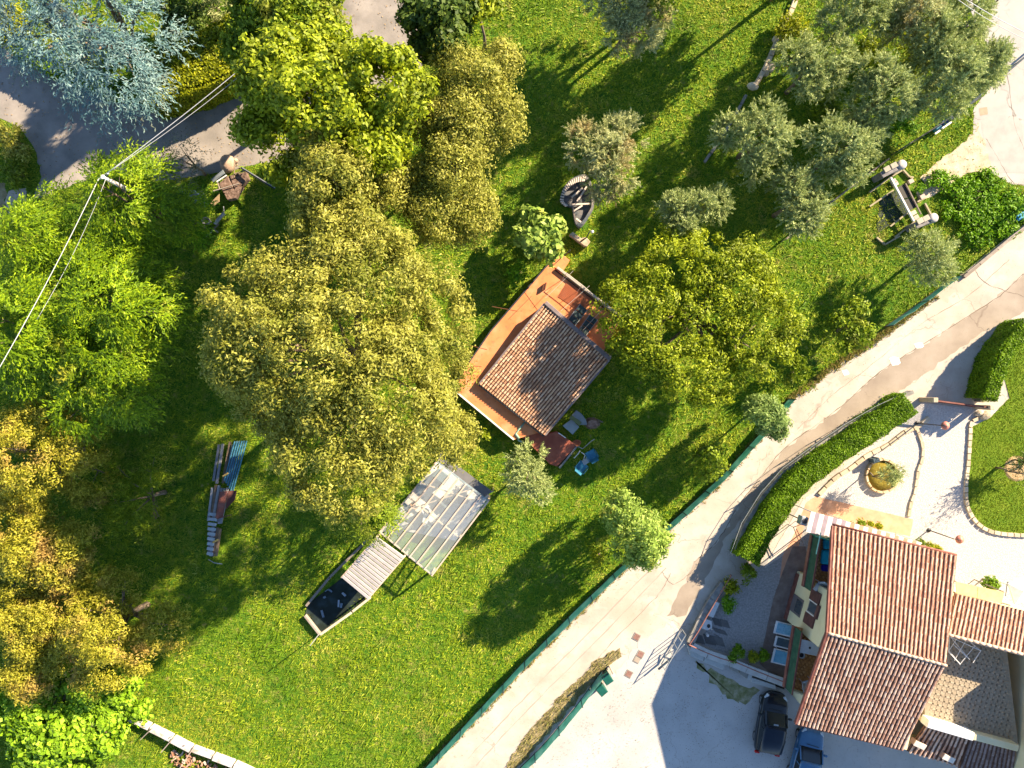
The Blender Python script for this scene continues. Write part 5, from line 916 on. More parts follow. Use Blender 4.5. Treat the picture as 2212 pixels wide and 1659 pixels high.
rail_fence("grey-brown wire fence along the sunny side of the olive grove", [(1688, 522), (1740, 478), (1810, 424), (1870, 376), (1905, 352)], .9, M_wood)
rail_fence("dark wire fence from the grey gate pillars up to the street", [(1925, 335), (1975, 305), (2040, 262), (2100, 222)], .9, M_dark)
rail_fence("thick black rail on posts along the street's grove side", [(2040, 268), (2090, 225), (2130, 190), (2215, 118), (2260, 80)], 1.0, mat("steel_rail", (.05, .07, .09), rough=.4), nm="street_rail")
rail_fence("weathered timber fence between lush weeds and lane", [(2075, 592), (2120, 556), (2160, 522), (2225, 474)], .7, M_wood, 1.6, "timber_fence")
t = thing("timber_edging", "weathered timber baulks along the weeds by the lane", "edging", P(2150, 540)); pe = [(2078, 600), (2112, 572), (2150, 540), (2188, 508), (2230, 478)]
for i in range(4): bev(MB().beam(P(*pe[i]) .lerp(P(*pe[i + 1]), .02) + Vector((0, 0, .12)), P(*pe[i + 1]) + Vector((0, 0, .12)), .22, .2).build("baulk", M_wood, t), .02)
kerb("tumbled stone edging between meadow and olive grove, upper stretch", [(1722, -12), (1705, 32), (1690, 68), (1676, 92), (1660, 130), (1645, 160), (1628, 190)], (.55, .32, .3), nm="dry_stone_edging")
kerb("grey stone edging half hidden by grass beside the grove's largest olive", [(1612, 205), (1580, 262), (1550, 310), (1520, 352)], (.7, .2, .12), nm="dry_stone_edging", m=M_conc)
for i, (u, v, s_) in enumerate(((1682, 88, .5), (1664, 148, .38), (1652, 158, .3), (1625, 188, .4))):
    q = P(u, v); o = MB().lathe(q, [(s_ * .8, 0), (s_, .1), (s_ * .8, .26), (s_ * .3, .34), (0, .34)], 8, 1, .7, i).build("boulder", M_stone, at=(q.x, q.y, 0)); tag(o, ["largest boulder on the grove's stone edging", "boulder midway down the grove's stone edging", "small boulder beside another on the grove's edging", "boulder at the lower end of the grove's stone edging"][i], "boulder")
# broken concrete wall bottom-left
bw = thing("broken_wall", "broken whitewashed wall with leaning sticks at the meadow's low corner", "wall", P(400, 1600)); bpts = [(285, 1545), (330, 1566), (378, 1590), (420, 1612), (465, 1628), (510, 1645), (560, 1668), (620, 1695)]
for i in range(7):
    hh = (.5, .55, .6, .45, .55, .6, .6)[i]; a_, b_ = P(*bpts[i]), P(*bpts[i + 1]); bev(MB().beam(a_.lerp(b_, .02) + Vector((0, 0, hh / 2)), a_.lerp(b_, .97) + Vector((0, 0, hh / 2)), .34, hh).build("wall_block", mat("old_whitewash", [(.35, .29, .24), (.52, .47, .43), (.66, .63, .6)], scale=2.5, blotch=[(3, .58, .68, (.2, .12, .08), .6)]), bw), .04)
for (a_, b_, lb) in (((331, 1571), (303, 1598), "pale stick nearest the lime bush, leaning on the broken wall"), ((376, 1592), (348, 1625), "long pale stick midway along the broken wall"), ((372, 1590), (355, 1600), "short stick just above the long middle one at the broken wall"), ((420, 1612), (388, 1660), "longest pale stick, crossing the reddish rubble"), ((400, 1608), (392, 1618), "stub of a stick between the two long ones at the broken wall")):
    t = thing("leaning_stick", lb, "stick", P(*b_), "sticks against the broken wall"); MB().tube([P(*a_, .75), P(*b_, .3)], .03, 6).build("stick_shaft", M_pine, t)
rb = MB(); rs_ = random.Random(4)
for i in range(260):
    u = rs_.uniform(372, 560); v = 1600 + (u - 372) * .42 + rs_.uniform(12, 60); c = P(u, v, .05); rb.box((c.x, c.y, rs_.uniform(.03, .2)), (rs_.uniform(.08, .35), rs_.uniform(.04, .14), rs_.uniform(.03, .1)), rs_.uniform(0, 3), rs_.uniform(-.4, .4))
tag(rb.build("rubble", mat("brick_rubble", [(.12, .05, .03), (.32, .17, .1), (.5, .4, .32)], island=.9, scale=3), at=(0, 0, 0)), "reddish rubble below the broken whitewashed wall", "rubble", kind="stuff")

# ------------------------------------------------------------------ garden house with orange deck
DZ = .95
gh = thing("garden_house", "low garden house with brown tiled lean-to roof on an orange painted terrace", "house", down(P(1160, 790)))
dk = [P(1185, 570, DZ), P(1340, 690, DZ), P(1308, 752, DZ), P(1180, 930, DZ), P(1110, 950, DZ), P(975, 838, DZ), P(1060, 715, DZ)]
MB().slab(dk, DZ).build("orange_deck", M_orange, gh)
for a_, b_ in ((dk[4], dk[5]), (dk[5], dk[6]), (dk[6], dk[0])): bev(MB().beam(a_ - Vector((0, 0, .02)), b_ - Vector((0, 0, .02)), .09, .12).build("deck_edge", M_dark if a_ != dk[4] else M_white, gh), .01)
bev(MB().beam(dk[0].lerp(dk[1], .1) + Vector((.08, .1, .05)), dk[0].lerp(dk[1], .99) + Vector((.08, .1, .05)), .16, .35).build("parapet", mat("grey_parapet", [(.3, .27, .23), (.42, .37, .31)], scale=2), gh), .02)
MB().beam(dk[0].lerp(dk[1], .1) + Vector((-.04, -.05, .01)), dk[0].lerp(dk[1], .99) + Vector((-.04, -.05, .01)), .07, .02).build("gutter_channel", M_black, gh)
r1, r2, r3, r4 = P(1176, 655, DZ + 1.05), P(1316, 778, DZ + 1.05), P(1178, 940, DZ + .35), P(1036, 828, DZ + .35)
MB().hexa([down(p, DZ) for p in (r1, r2, r3, r4)], [r1 - Vector((.0, .0, .14)), r2 - Vector((0, 0, .14)), r3 - Vector((0, 0, .14)), r4 - Vector((0, 0, .14))]).build("walls", mat("ochre_wall", (.3, .16, .1)), gh)
TMg = mat("garden_tile", [(.32, .16, .09), (.48, .27, .16), (.60, .38, .24), (.66, .48, .34)], rough=.85, scale=5, island=.8, bump=.005, bscale=30, speck=[(8, .6, .7, (.12, .09, .07), .6)])
tg = tile_mesh("garden_roof_tile", .068, .27, TMg); restG = MB(); lg = [300]
tiled_slope(gh, r1, r2, r3, r4, 28, 26, tg, DKb, lg, restG, seed=9, jit=.008); restG.build("roof_tiles", TMg, gh)["kind"] = "stuff"
bev(MB().beam(r1 + Vector((.05, .05, .06)), r2 + Vector((.05, .05, .06)), .26, .16).build("ridge_cap", mat("grey_ridge", [(.15, .12, .12), (.22, .18, .18)], scale=3), gh), .03)
for a_, b_ in ((r1, r4), (r2, r3)): MB().beam(a_ + Vector((0, 0, .02)), b_ + Vector((0, 0, .02)), .1, .12).build("verge", mat("grey_ridge", (.2, .17, .17)), gh)
MB().tube([r4 + Vector((-.08, -.08, -.06)), r3 + Vector((-.08, -.08, -.06))], .055, 8).build("gutter", M_dark, gh, smooth=True)
# corrugated strips and joints on the deck
for i in range(13):
    s_ = i / 12; a_ = P(*(np.array(T(2, 1, 480, 770)) * (1 - s_) + np.array(T(2, 1, 400, 900)) * s_), DZ + .02); b_ = P(*(np.array(T(2, 1, 720, 960)) * (1 - s_) + np.array(T(2, 1, 560, 1010)) * s_), DZ + .02)
    MB().beam(a_, b_, .035, .04).build("rib", mat("orange_rib", (.42, .15, .07)), gh)
for a_, b_ in (((1063, 640 + 22), (1118, 672)), ((1148, 640), (1098, 690)), ((1010, 745), (1052, 755)), ((1118, 610), (1160, 668)), ((1020, 790), (1040, 792))): MB().beam(P(*a_, DZ + .006), P(*b_, DZ + .006), .03, .012).build("joint", mat("deck_joint", (.16, .06, .03)), gh)
# railing
rr = thing("roof_railing", "thin pale railing on the orange terrace's walnut-side edge", "railing", down(P(1285, 640)))
ra = [P(1224, 590, DZ + .9), P(1258, 616, DZ + .9), P(1303, 656, DZ + .9), P(1345, 690, DZ + .9)]; mr_ = mat("pale_rail", (.5, .45, .38), rough=.6)
for i in range(3): MB().tube([ra[i], ra[i + 1]], .02, 6).build("rail", mr_, rr)
for q in ra: MB().tube([q, Vector((q.x - .25, q.y - .3, DZ))], .022, 6).build("post", mr_, rr)
for (a_, b_) in ((T(2, 1, 530, 680), T(2, 1, 290, 915)), (T(2, 1, 670, 810), T(2, 1, 420, 1030)), (T(2, 1, 850, 940), T(2, 1, 590, 1220))): MB().tube([P(*a_, DZ + .85), P(*b_, DZ + .5)], .014, 5).build("wire", mr_, rr)
for (u, v, rz, lb) in ((1247, 681, R(-38), "dark folded sun lounger nearest the ribbed orange strip"), (1269, 703, R(-36), "dark folded sun lounger with a pale bar, closer to the tree")):
    c = P(u, v, DZ); t = thing("folding_lounger", lb, "sun lounger", (c.x, c.y, DZ), "dark loungers on the orange terrace"); ml = mat("dark_lounger", [(.02, .035, .035), (.05, .08, .08)], scale=9, rough=.6); rz += R(90)
    for k in (-1, 0, 1): bev(MB().box((c.x + math.cos(rz) * k * .42, c.y + math.sin(rz) * k * .42, DZ + .28 + .05 * abs(k)), (.39, .55, .07), rz).build("cushion", ml, t), .02)
    for k in (-1, 1): MB().beam((c.x - math.cos(rz) * .65 - math.sin(rz) * k * .3, c.y - math.sin(rz) * .65 + math.cos(rz) * k * .3, DZ + .24), (c.x + math.cos(rz) * .65 - math.sin(rz) * k * .3, c.y + math.sin(rz) * .65 + math.cos(rz) * k * .3, DZ + .24), .04, .04).build("side_bar", M_grey, t)
    for k in (-1, 1):
        for j in (-1, 1): x, y = c.x + math.cos(rz) * .5 * k - math.sin(rz) * .26 * j, c.y + math.sin(rz) * .5 * k + math.cos(rz) * .26 * j; MB().tube([(x, y, DZ), (x, y, DZ + .25)], .02, 6).build("leg", M_grey, t)
c = P(*T(2, 1, 278, 820), DZ); t = thing("roof_hatch", "small dark brown box on the orange terrace's upper corner", "box", (c.x, c.y, DZ))
for k in (-1, 1): bev(MB().box((c.x + .07 * k, c.y + .04 * k, DZ + .12), (.09, .42, .24), R(-12)).build("vent_half", mat("brown_vent", (.1, .035, .02)), t), .01)
t = thing("orange_step", "small orange landing slab between fig bush and terrace", "slab", P(1217, 565)); bev(MB().slab([P(1210, 546, .7), P(1231, 562, .7), P(1214, 588, .7), P(1190, 572, .7)], .7).build("slab_top", M_orange, t), .02)
MB().tube([P(1193, 575, .74), P(1232, 540, 1.0)], .02, 6).build("handrail", M_dark, t); MB().tube([down(P(1232, 540, 1.0)), P(1232, 540, 1.02)], .03, 6).build("post", M_dark, t)
mD = mat("dark_red_deck", [(.20, .05, .03), (.25, .07, .04), (.3, .1, .06)], scale=1.5, rough=.7)
lt = thing("lower_terrace", "dark red lower terrace slab below the tiled roof", "terrace", P(1200, 970)); bev(MB().slab([P(1123, 940, .55), P(1140, 918, .55), P(1178, 938, .55), P(1203, 932, .55), P(1245, 962, .55), P(1204, 1008, .55), P(1188, 1003, .55), P(1160, 975, .55)], .55).build("slab", mD, lt), .02)
MB().beam(P(1206, 935, .6), P(1222, 946, .6), .05, .08).build("white_edge", M_white, lt); MB().beam(P(1245, 964, .2), P(1208, 1010, .2), .12, .5).build("stone_face", M_conc, lt)
mGr = mat("pale_green_pipe", (.2, .32, .24), rough=.5)
gp = thing("green_pipe", "pale green bent pipe between orange deck and lower terrace", "pipe", P(1124, 930)); MB().tube([P(*T(2, 2, 110, 330), 1.0), P(*T(2, 2, 30, 430), .95), P(*T(2, 2, 60, 490), .6), P(*T(2, 2, 130, 520), .5)], .06, 8).build("pipe_run", mGr, gp, smooth=True); MB().tube([P(*T(2, 2, 30, 430), 1.0), P(*T(2, 2, 60, 470), .95)], .08, 8).build("elbow", mGr, gp, smooth=True)
# little grey shed roofs and clutter by the house
t = thing("grey_table", "grey square table in the shade beside the tiled roof's foot", "table", down(P(*R8(320, 380)))); bev(MB().slab([P(*R8(x, y), .75) for x, y in ((330, 290), (420, 385), (340, 475), (222, 370))], .05).build("tabletop", mat("grey_board", [(.2, .24, .25), (.27, .31, .32)], scale=3), t), .01)
for x, y in ((330, 310), (400, 385), (340, 455), (242, 370)): MB().tube([down(P(*R8(x, y), .75)), P(*R8(x, y), .72)], .03, 6).build("leg", M_dark, t)
t = thing("grey_canopy", "curved grey sheet behind the square grey table", "sheet", down(P(*R8(420, 250)))); bev(MB().slab([P(*R8(x, y), .95) for x, y in ((385, 185), (450, 230), (500, 300), (515, 360), (430, 360), (400, 300), (330, 245))], .04).build("sheet_top", mat("grey_board2", (.18, .2, .21), scale=4), t), .01); MB().slab([P(*R8(x, y), .99) for x, y in ((320, 250), (400, 290), (450, 330), (420, 370), (350, 310), (300, 290))], .03).build("green_sheet", mat("olive_sheet", (.12, .14, .06)), t)
for x, y in ((385, 200), (490, 340)): MB().tube([down(P(*R8(x, y), .9)), P(*R8(x, y), .93)], .03, 6).build("leg", M_dark, t)
t = thing("tree_stump", "broad brown stump among the clutter by the garden house", "stump", P(*R8(570, 350))); MB().lathe(P(*R8(570, 340)), [(.5, 0), (.36, .15), (.33, .5), (.3, .55), (0, .53)], 14, 1.15, .8).build("stump_wood", mat("stump_wood", [(.10, .06, .04), (.2, .12, .09), (.3, .2, .16)], scale=6, bump=.03), t, smooth=False); MB().tube([P(*R8(640, 300), .2), P(*R8(700, 330), .1)], .05, 6).build("root", M_trunk, t)
t = thing("terracotta_bowl", "oval terracotta bowl at the lower terrace's corner", "bowl", P(*R8(380, 575))); MB().lathe(P(*R8(380, 575)), [(.16, 0), (.28, .2), (.3, .24), (.26, .22), (.15, .06), (0, .06)], 18, 1.1, .75, .3).build("bowl_body", mat("fired_clay", (.35, .13, .06)), t, smooth=True)
t = thing("hose", "pale hose bent over the grass below the clutter", "hose", P(*R8(450, 640))); MB().tube([P(*R8(x, y), .08) for x, y in ((350, 590), (400, 615), (460, 645), (510, 600), (560, 555), (600, 530))], .028, 6).build("hose_line", mat("pale_hose", (.5, .48, .4)), t, smooth=True)
ch = [("blue chair turned towards the stump, upper one of two by the white box", 555, 710, .5), ("blue chair tipped beside the white box, lower one of two", 440, 850, -.7)]
for lb, x, y, rz in ch: chair(lb, *R8(x, y), 0.0, rz, M_blue, group="blue chairs below the garden house")
c = P(*R8(490, 785)); t = thing("white_box", "small white box between two blue chairs", "box", c); bev(MB().box(c + Vector((0, 0, .3)), (.42, .3, .3), .6).build("box_body", M_white, t), .02); MB().box(c + Vector((0, 0, .47)), (.44, .32, .03), .6).build("lid", M_grey, t)
t = thing("tube_stand", "thin white bent tube stand by the blue chairs", "stand", P(*R8(430, 700)))
for pp in ([(360, 755), (400, 710), (430, 670)], [(445, 685), (490, 720), (470, 770)]): MB().tube([P(*R8(x, y), .4) for x, y in pp], .03, 6).build("tube", M_white, t, smooth=True)
for x, y in ((360, 755), (430, 670), (490, 720)): MB().tube([down(P(*R8(x, y), .4)), P(*R8(x, y), .42)], .02, 5).build("leg", M_white, t)
# ------------------------------------------------------------------ round pool
pc = P(1243, 440); pool = thing("stone_pool", "weathered oval stone basin with toothed rim beside the fig bush", "basin", pc)
ol_ = [R5(x, y) for x, y in ((700, 110), (560, 130), (430, 190), (320, 290), (240, 430), (210, 600), (300, 690), (430, 740), (460, 880), (500, 1050), (590, 1130), (690, 1030), (760, 920), (840, 780), (860, 620), (830, 420), (790, 230))]
cl = catmull(ol_, 4); n = len(cl); b = MB(); cc = np.mean(cl, 0)
rings = [(1.0, 0), (1.0, .42), (.84, .44), (.80, .1), (0.02, .09)]
vs = []
for k, z in rings:
    for q in cl: p = P(*(cc + (q - cc) * k)); vs.append(Vector((p.x, p.y, z)))
b.add(vs, [(i * n + j, i * n + (j + 1) % n, (i + 1) * n + (j + 1) % n, (i + 1) * n + j) for i in range(4) for j in range(n)]).build("basin_wall", mat("pool_stone", [(.06, .065, .07), (.12, .12, .125), (.34, .27, .23)], scale=1.4, rough=.9, bump=.015, bscale=14, blotch=[(1.1, .48, .6, (.06, .08, .10), .85)]), pool)
for i in range(20):
    s_ = i / 19; q = catmull(ol_[:7], 4, False); f = s_ * (len(q) - 1); p = q[int(f)] + (q[min(int(f) + 1, len(q) - 1)] - q[int(f)]) * (f % 1); o_ = P(*p, .45); i_ = P(*(cc + (p - cc) * .8), .45)
    MB().beam(Vector((o_.x, o_.y, .47)), Vector((i_.x, i_.y, .47)) * 1, .085, .1).build("rim_tooth", mat("rim_stone", (.58, .49, .43)), pool)
for (a_, b_) in ((R5(740, 290), R5(540, 600)), (R5(650, 340), R5(430, 520)), (R5(440, 660), R5(860, 640)), (R5(460, 800), R5(640, 680)), (R5(520, 930), R5(640, 1020))): MB().beam(P(*a_, .3), P(*b_, .3), .1, .12).build("rib", mat("rim_stone", (.5, .42, .37)), pool)
t = thing("stone_trough", "old stone trough with a leaning hand pump beside the basin", "trough", P(1245, 512)); bev(MB().slab([P(*R5(x, y), .5) for x, y in ((390, 1240), (460, 1190), (620, 1310), (720, 1290), (800, 1380), (730, 1470), (680, 1460))], .5).build("trough_body", mat("ochre_stone", [(.28, .2, .12), (.42, .33, .24), (.5, .44, .36)], scale=3), t), .03)
MB().tube([P(*R5(620, 1370), .55), P(*R5(720, 1300), .85), P(*R5(800, 1160), 1.1)], [.06, .04, .03], 7).build("pump_pipe", M_dark, t, smooth=True); MB().lathe(P(*R5(835, 1190), 1.1), [(.0, 0), (.11, .02), (.08, .1), (0, .12)], 10).build("pump_head", M_white, t, smooth=True)
# ------------------------------------------------------------------ grey gate pillars and frame in the meadow
ge = thing("concrete_sluice", "concrete sluice with two rounded wing walls and steel frame near the lane", "sluice", P(1960, 425)); mw = mat("grey_pier", [(.12, .115, .12), (.18, .17, .175), (.27, .26, .26)], scale=4, rough=.9)
for (a_, b_, c_) in ((R3(500, 240), R3(190, 400), R3(510, 235)), (R3(990, 1070), R3(720, 1190), R3(1000, 1065))):
    p, q = P(*a_, 1.2), P(*b_, 1.2); bev(MB().beam(down(p, .6), down(q, .6), .42, 1.2).build("wing_wall", mw, ge), .03); e = down(P(*c_, 1.2)); MB().lathe(e, [(.3, 0), (.3, 1.22), (.26, 1.28), (.1, 1.3), (0, 1.3)], 18).build("pier_end", mat("pale_pier", [(.3, .28, .28), (.5, .48, .47)], scale=5), ge, smooth=True)
    for w_, f_ in ((.3, .25), (.3, .6)): bev(MB().box(p.lerp(q, f_) + Vector((-.2, .1, .05)), (.42, .34, .12), R(28)).build("coping_stone", mat("worn_coping", [(.25, .23, .19), (.4, .36, .3)], scale=4, island=.6), ge), .02)
A_ = lambda x, y, z: P(*R3(x, y), z)
for pts_, m_, w_, h_ in ((((330, 440), (690, 1120)), M_white, .1, .16), (((560, 530), (800, 1010)), M_wood, .06, .12)): MB().beam(A_(*pts_[0], .55), A_(*pts_[1], .55), w_, h_).build("steel_beam", m_, ge)
for q in (((440, 590), (560, 530), (640, 740), (520, 770)), ((530, 790), (650, 750), (765, 880), (640, 950))): MB().slab([A_(x, y, .5) for x, y in q], .05).build("plate", mat("dark_plate", (.03, .028, .024), rough=.6), ge)
MB().slab([A_(*q, .03) for q in ((400, 640), (610, 960), (480, 1060), (150, 1290), (110, 1200), (180, 780))], .02).build("channel_bed", mat("dark_channel", [(.01, .02, .012), (.02, .035, .02), (.05, .06, .06)], scale=1.2), ge)  # dark green sheet running down-left from the frame
for (a_, b_) in (((330, 430), (0, 670)), ((370, 640), (0, 890)), ((600, 980), (320, 1200)), ((700, 1130), (390, 1370)), ((350, 420), (500, 330)), ((520, 320), (620, 430)), ((620, 430), (680, 440)), ((740, 820), (850, 760)), ((860, 840), (950, 1010)), ((110, 1370), (240, 1480)), ((240, 1480), (470, 1350))): MB().beam(A_(*a_, .1), A_(*b_, .1), .1, .16).build("kerb_strip", mat("ochre_kerb", (.3, .26, .17), scale=4), ge)
for (x, y) in ((370, 500), (400, 540), (680, 990), (720, 1060), (640, 500), (820, 740)): bev(MB().box(A_(x, y, .12), (.34, .28, .2), .5).build("stone", mat("pink_stone", (.42, .34, .3), scale=4, island=.5), ge), .02)
# ------------------------------------------------------------------ greenhouse with rafters, glass panes, and louvred pergola
GZ0, GZ1 = 1.7, 2.2
gA, gB, gC, gD = P(943, 997, GZ1), P(1055, 1082, GZ1), P(933, 1243, GZ0), P(820, 1150, GZ0)   # top-left, top-right, bottom-right, bottom-left as seen
gr = thing("glass_roof_shed", "pale timber shed with a see-through glass roof below the cedar", "shed", down((gA + gC) / 2))
gf = MB().slab([down(p, .05) for p in (gA, gB, gC.lerp(gB, .38), gD)], .05); gf.build("concrete_base", mat("shed_floor", [(.42, .38, .34), (.55, .5, .45), (.62, .58, .53)], scale=1.2, blotch=[(.9, .52, .64, (.3, .3, .31), .7)]), gr)
mgl = glass("shed_glass", (.62, .66, .68), alpha=.16, rough=.25)
nr = 7
for i in range(nr + 1):
    s_ = i / nr; a_, b_ = gA.lerp(gB, s_), gD.lerp(gC, s_); MB().beam(a_ + Vector((0, 0, .1)), b_ + Vector((0, 0, .1)), .085, .09).build("rafter", M_pine, gr)
    if i < nr:
        c_, d_ = gA.lerp(gB, s_ + 1 / nr), gD.lerp(gC, s_ + 1 / nr)
        for k in range(2):
            q = [a_.lerp(b_, k / 2 + .001), c_.lerp(d_, k / 2 + .001), c_.lerp(d_, (k + 1) / 2 - .001), a_.lerp(b_, (k + 1) / 2 - .001)]; q = [p + Vector((0, 0, .065)) for p in q]; MB().slab(q, .01).build("pane", mgl, gr)
for k in (0, .5, 1): MB().beam(gA.lerp(gD, k) - Vector((0, 0, .1)), gB.lerp(gC, k) - Vector((0, 0, .1)), .08, .1).build("purlin", M_pine if k else mat("blue_grey_bar", (.2, .26, .3)), gr)
for a_, b_ in ((gA.lerp(gD, .3), gB.lerp(gC, .05)), (gA.lerp(gD, .75), gA.lerp(gB, .7))): MB().beam(a_ - Vector((0, 0, .2)), b_ - Vector((0, 0, .2)), .07, .07).build("brace", M_pine, gr)
for p in (gA, gB, gC, gD, gA.lerp(gD, .5), gB.lerp(gC, .5)): MB().beam(down(p) + Vector((0, 0, .0)), p - Vector((0, 0, .16)), .1, .1).build("post", M_pine, gr)
for i, (s_, t_, sx, sy, h_, c_) in enumerate(((.2, .15, .9, .6, .5, (.08, .12, .14)), (.35, .55, .35, .35, .6, (.65, .65, .63)), (.42, .62, .5, .3, .45, (.7, .7, .68)), (.5, .35, .7, .4, .4, (.12, .15, .17)), (.3, .82, .4, .3, .3, (.15, .16, .16)), (.55, .7, .5, .5, .5, (.1, .14, .17)), (.15, .6, .5, .25, .25, (.35, .22, .14)), (.7, .2, .6, .5, .5, (.16, .18, .2)), (.12, .8, .3, .3, .35, (.1, .11, .12)))):
    p = down(gA.lerp(gB, s_).lerp(gD.lerp(gC, s_), t_), .05); lab = ["dark blue-grey crate nearest the shed's upper corner", "white round tub under the shed glass", "white box beside the tub under the shed glass", "dark flat crate in the shed's middle", "small dark box near the louvred roof", "blue-grey bin under the shed's lower glass", "brown tray at the shed's cedar side", "grey crate under the shed's shaded glass", "small square dark box by the shed wall"][i]
    if i == 1: t = thing("tub", lab, "tub", p); MB().lathe(p, [(.2, 0), (.26, h_), (.28, h_ + .02), (.22, h_), (.18, .1), (0, .1)], 18).build("tub_wall", M_white, t, smooth=True)
    else: t = thing("crate", lab, "crate", p, "boxes and crates under the shed glass"); m_ = mat("crate_%d" % i, c_, scale=5); bev(MB().box(p + Vector((0, 0, h_ / 2)), (sx, sy, h_), R(-38) + i).build("crate_body", m_, t), .02); MB().box(p + Vector((0, 0, h_ + .012)), (sx + .04, sy + .04, .03), R(-38) + i).build("lid", m_, t)
gs = thing("grey_lean_to", "flat dark grey lean-to roof against the glass-roofed shed", "lean-to", down(P(1005, 1030))); q = [P(*T(1, 2, x, y), 1.5) for x, y in ((1600, 600), (1830, 760), (2045, 930), (1950, 995), (1560, 665))]
for i, (k0, k1) in enumerate(((0, .33), (.34, .66), (.67, 1.0))): MB().slab([q[0].lerp(q[2], k0), q[0].lerp(q[2], k1), q[4].lerp(q[3], k1), q[4].lerp(q[3], k0)], .05).build("roof_sheet", mat("grey_felt", [(.10, .10, .11), (.17, .17, .18)], scale=2, island=.5), gs)
for p in (q[0], q[2], q[3], q[4]): MB().beam(down(p), p - Vector((0, 0, .05)), .08, .08).build("post", M_wood, gs)
pg = thing("louvred_pergola", "white louvred roof on timber posts beside the glass-roofed shed", "pergola", down(P(805, 1228))); l0, l1, l2, l3 = P(814, 1160, 2.0), P(873, 1203, 2.0), P(793, 1296, 2.0), P(737, 1249, 2.0)
ns = 15
for i in range(ns):
    s0, s1 = i / ns, (i + .76) / ns; a_, b_, c_, d_ = l0.lerp(l3, s0), l1.lerp(l2, s0), l1.lerp(l2, s1), l0.lerp(l3, s1); MB().slab([a_ + Vector((0, 0, .03)), b_ + Vector((0, 0, .03)), c_, d_], .14).build("slat", mat("louvre_white", [(.34, .31, .30), (.44, .41, .40), (.52, .49, .48)], scale=2, island=.6), pg)
for a_, b_ in ((l0, l3), (l1, l2)): MB().beam(a_ - Vector((0, 0, .08)), b_ - Vector((0, 0, .08)), .1, .1).build("side_beam", M_pine, pg)
for p in (l0, l1, l2, l3): MB().beam(down(p), p - Vector((0, 0, .14)), .09, .09).build("post", M_pine, pg)
pp = thing("shaded_bed", "dark sunken bed with pale scraps below the louvred roof", "bed", P(720, 1310)); pq = [P(*q, .04) for q in ((745, 1244), (800, 1288), (690, 1368), (659, 1327), (664, 1306))]
MB().slab(pq, .03).build("bed_shade", mat("pergola_shade", [(.004, .008, .007), (.008, .016, .012), (.02, .035, .04)], scale=1.3, rough=.8), pp)  # dark slab painted as the pergola's shade over the grass
for a_, b_, m_ in (((813, 1147), (713, 1246), M_wood), ((713, 1246), (662, 1308), M_wood), ((659, 1328), (692, 1370), M_wood), ((692, 1370), (760, 1322), M_stone), ((762, 1320), (800, 1290), M_stone)): bev(MB().beam(P(*a_, .15).lerp(P(*b_, .15), .01), P(*b_, .15), .16, .34).build("border_board", m_, pp), .02)
rs_ = random.Random(11); sc = MB()
for i in range(7): c = P(*T(1, 3, rs_.uniform(560, 900), rs_.uniform(120, 330)), .07); sc.box(c, (rs_.uniform(.1, .5), rs_.uniform(.04, .2), .03), rs_.uniform(0, 3))
sc.build("scraps", mat("pale_scrap", [(.08, .12, .16), (.25, .3, .36)], island=.8), pp)["kind"] = "stuff"
t = thing("slim_pole", "slim metal pole casting a long shadow below the bordered bed", "pole", P(692, 1366)); MB().tube([P(692, 1366), P(692, 1366) + Vector((0, 0, 2.3))], .03, 8).build("pole_shaft", M_grey, t); MB().lathe(P(692, 1366), [(.1, 0), (.1, .04), (.03, .05)], 12).build("foot", M_grey, t)
# ------------------------------------------------------------------ lumber stack
ls = thing("lumber_stack", "long weathered stack of planks and blue pipes in the cedar's shade", "stack", P(485, 1080)); rs_ = random.Random(21)
def lp(s_, t_, z):      # s along the stack (0 top, 1 bottom), t across
    top0, top1 = np.array([472, 955]), np.array([536, 952]); mid0, mid1 = np.array([449, 1105]), np.array([500, 1110]); bot0, bot1 = np.array([446, 1206]), np.array([476, 1212])
    if s_ < .6: k = s_ / .6; a_, b_ = top0 * (1 - k) + mid0 * k, top1 * (1 - k) + mid1 * k
    else: k = (s_ - .6) / .4; a_, b_ = mid0 * (1 - k) + bot0 * k, mid1 * (1 - k) + bot1 * k
    q = a_ * (1 - t_) + b_ * t_; return P(q[0], q[1], z)
mPl = [mat("plank_grey", [(.12, .12, .14), (.24, .25, .27), (.36, .37, .38)], scale=5, island=.6), mat("plank_mauve", [(.15, .12, .14), (.25, .21, .24)], scale=5, island=.5), mat("plank_brown", [(.12, .08, .05), (.22, .16, .11)], scale=5)]
for j, t_ in enumerate((.04, .16, .28, .40, .52, .64)):
    for s0, s1 in ((0, .36), (.37, .7), (.71, .98)):
        if rs_.random() < .12: continue
        bev(MB().beam(lp(s0 + rs_.uniform(0, .03), t_, .25 + .06 * (j % 3)), lp(s1 - rs_.uniform(0, .04), t_ + rs_.uniform(-.03, .03), .25 + .06 * (j % 3)), .16, .12).build("plank", mPl[0 if rs_.random() < .6 else rs_.randrange(3)], ls), .01)
for j in range(6): MB().tube([lp(.0, .55 + j * .08, .5 + .03 * (j % 2)), lp(.33 + .02 * j, .45 + j * .08, .45 + .03 * (j % 2))], .05, 7).build("pipe", mat("blue_pipe", [(.03, .13, .2), (.07, .22, .32)], rough=.4), ls)
for j in range(9): s_ = .62 + j * .042; MB().beam(lp(s_, .02, .46), lp(s_, .42, .46), .2, .04).build("cross_board", mat("silver_board", [(.25, .3, .34), (.42, .47, .5)], scale=4, island=.5), ls)
t = thing("rusty_sheet", "dark red folded metal sheet lying on the lumber stack", "sheet", P(490, 1090)); tt = lambda x, y, z: P(*T(0, 2, x, y), z)
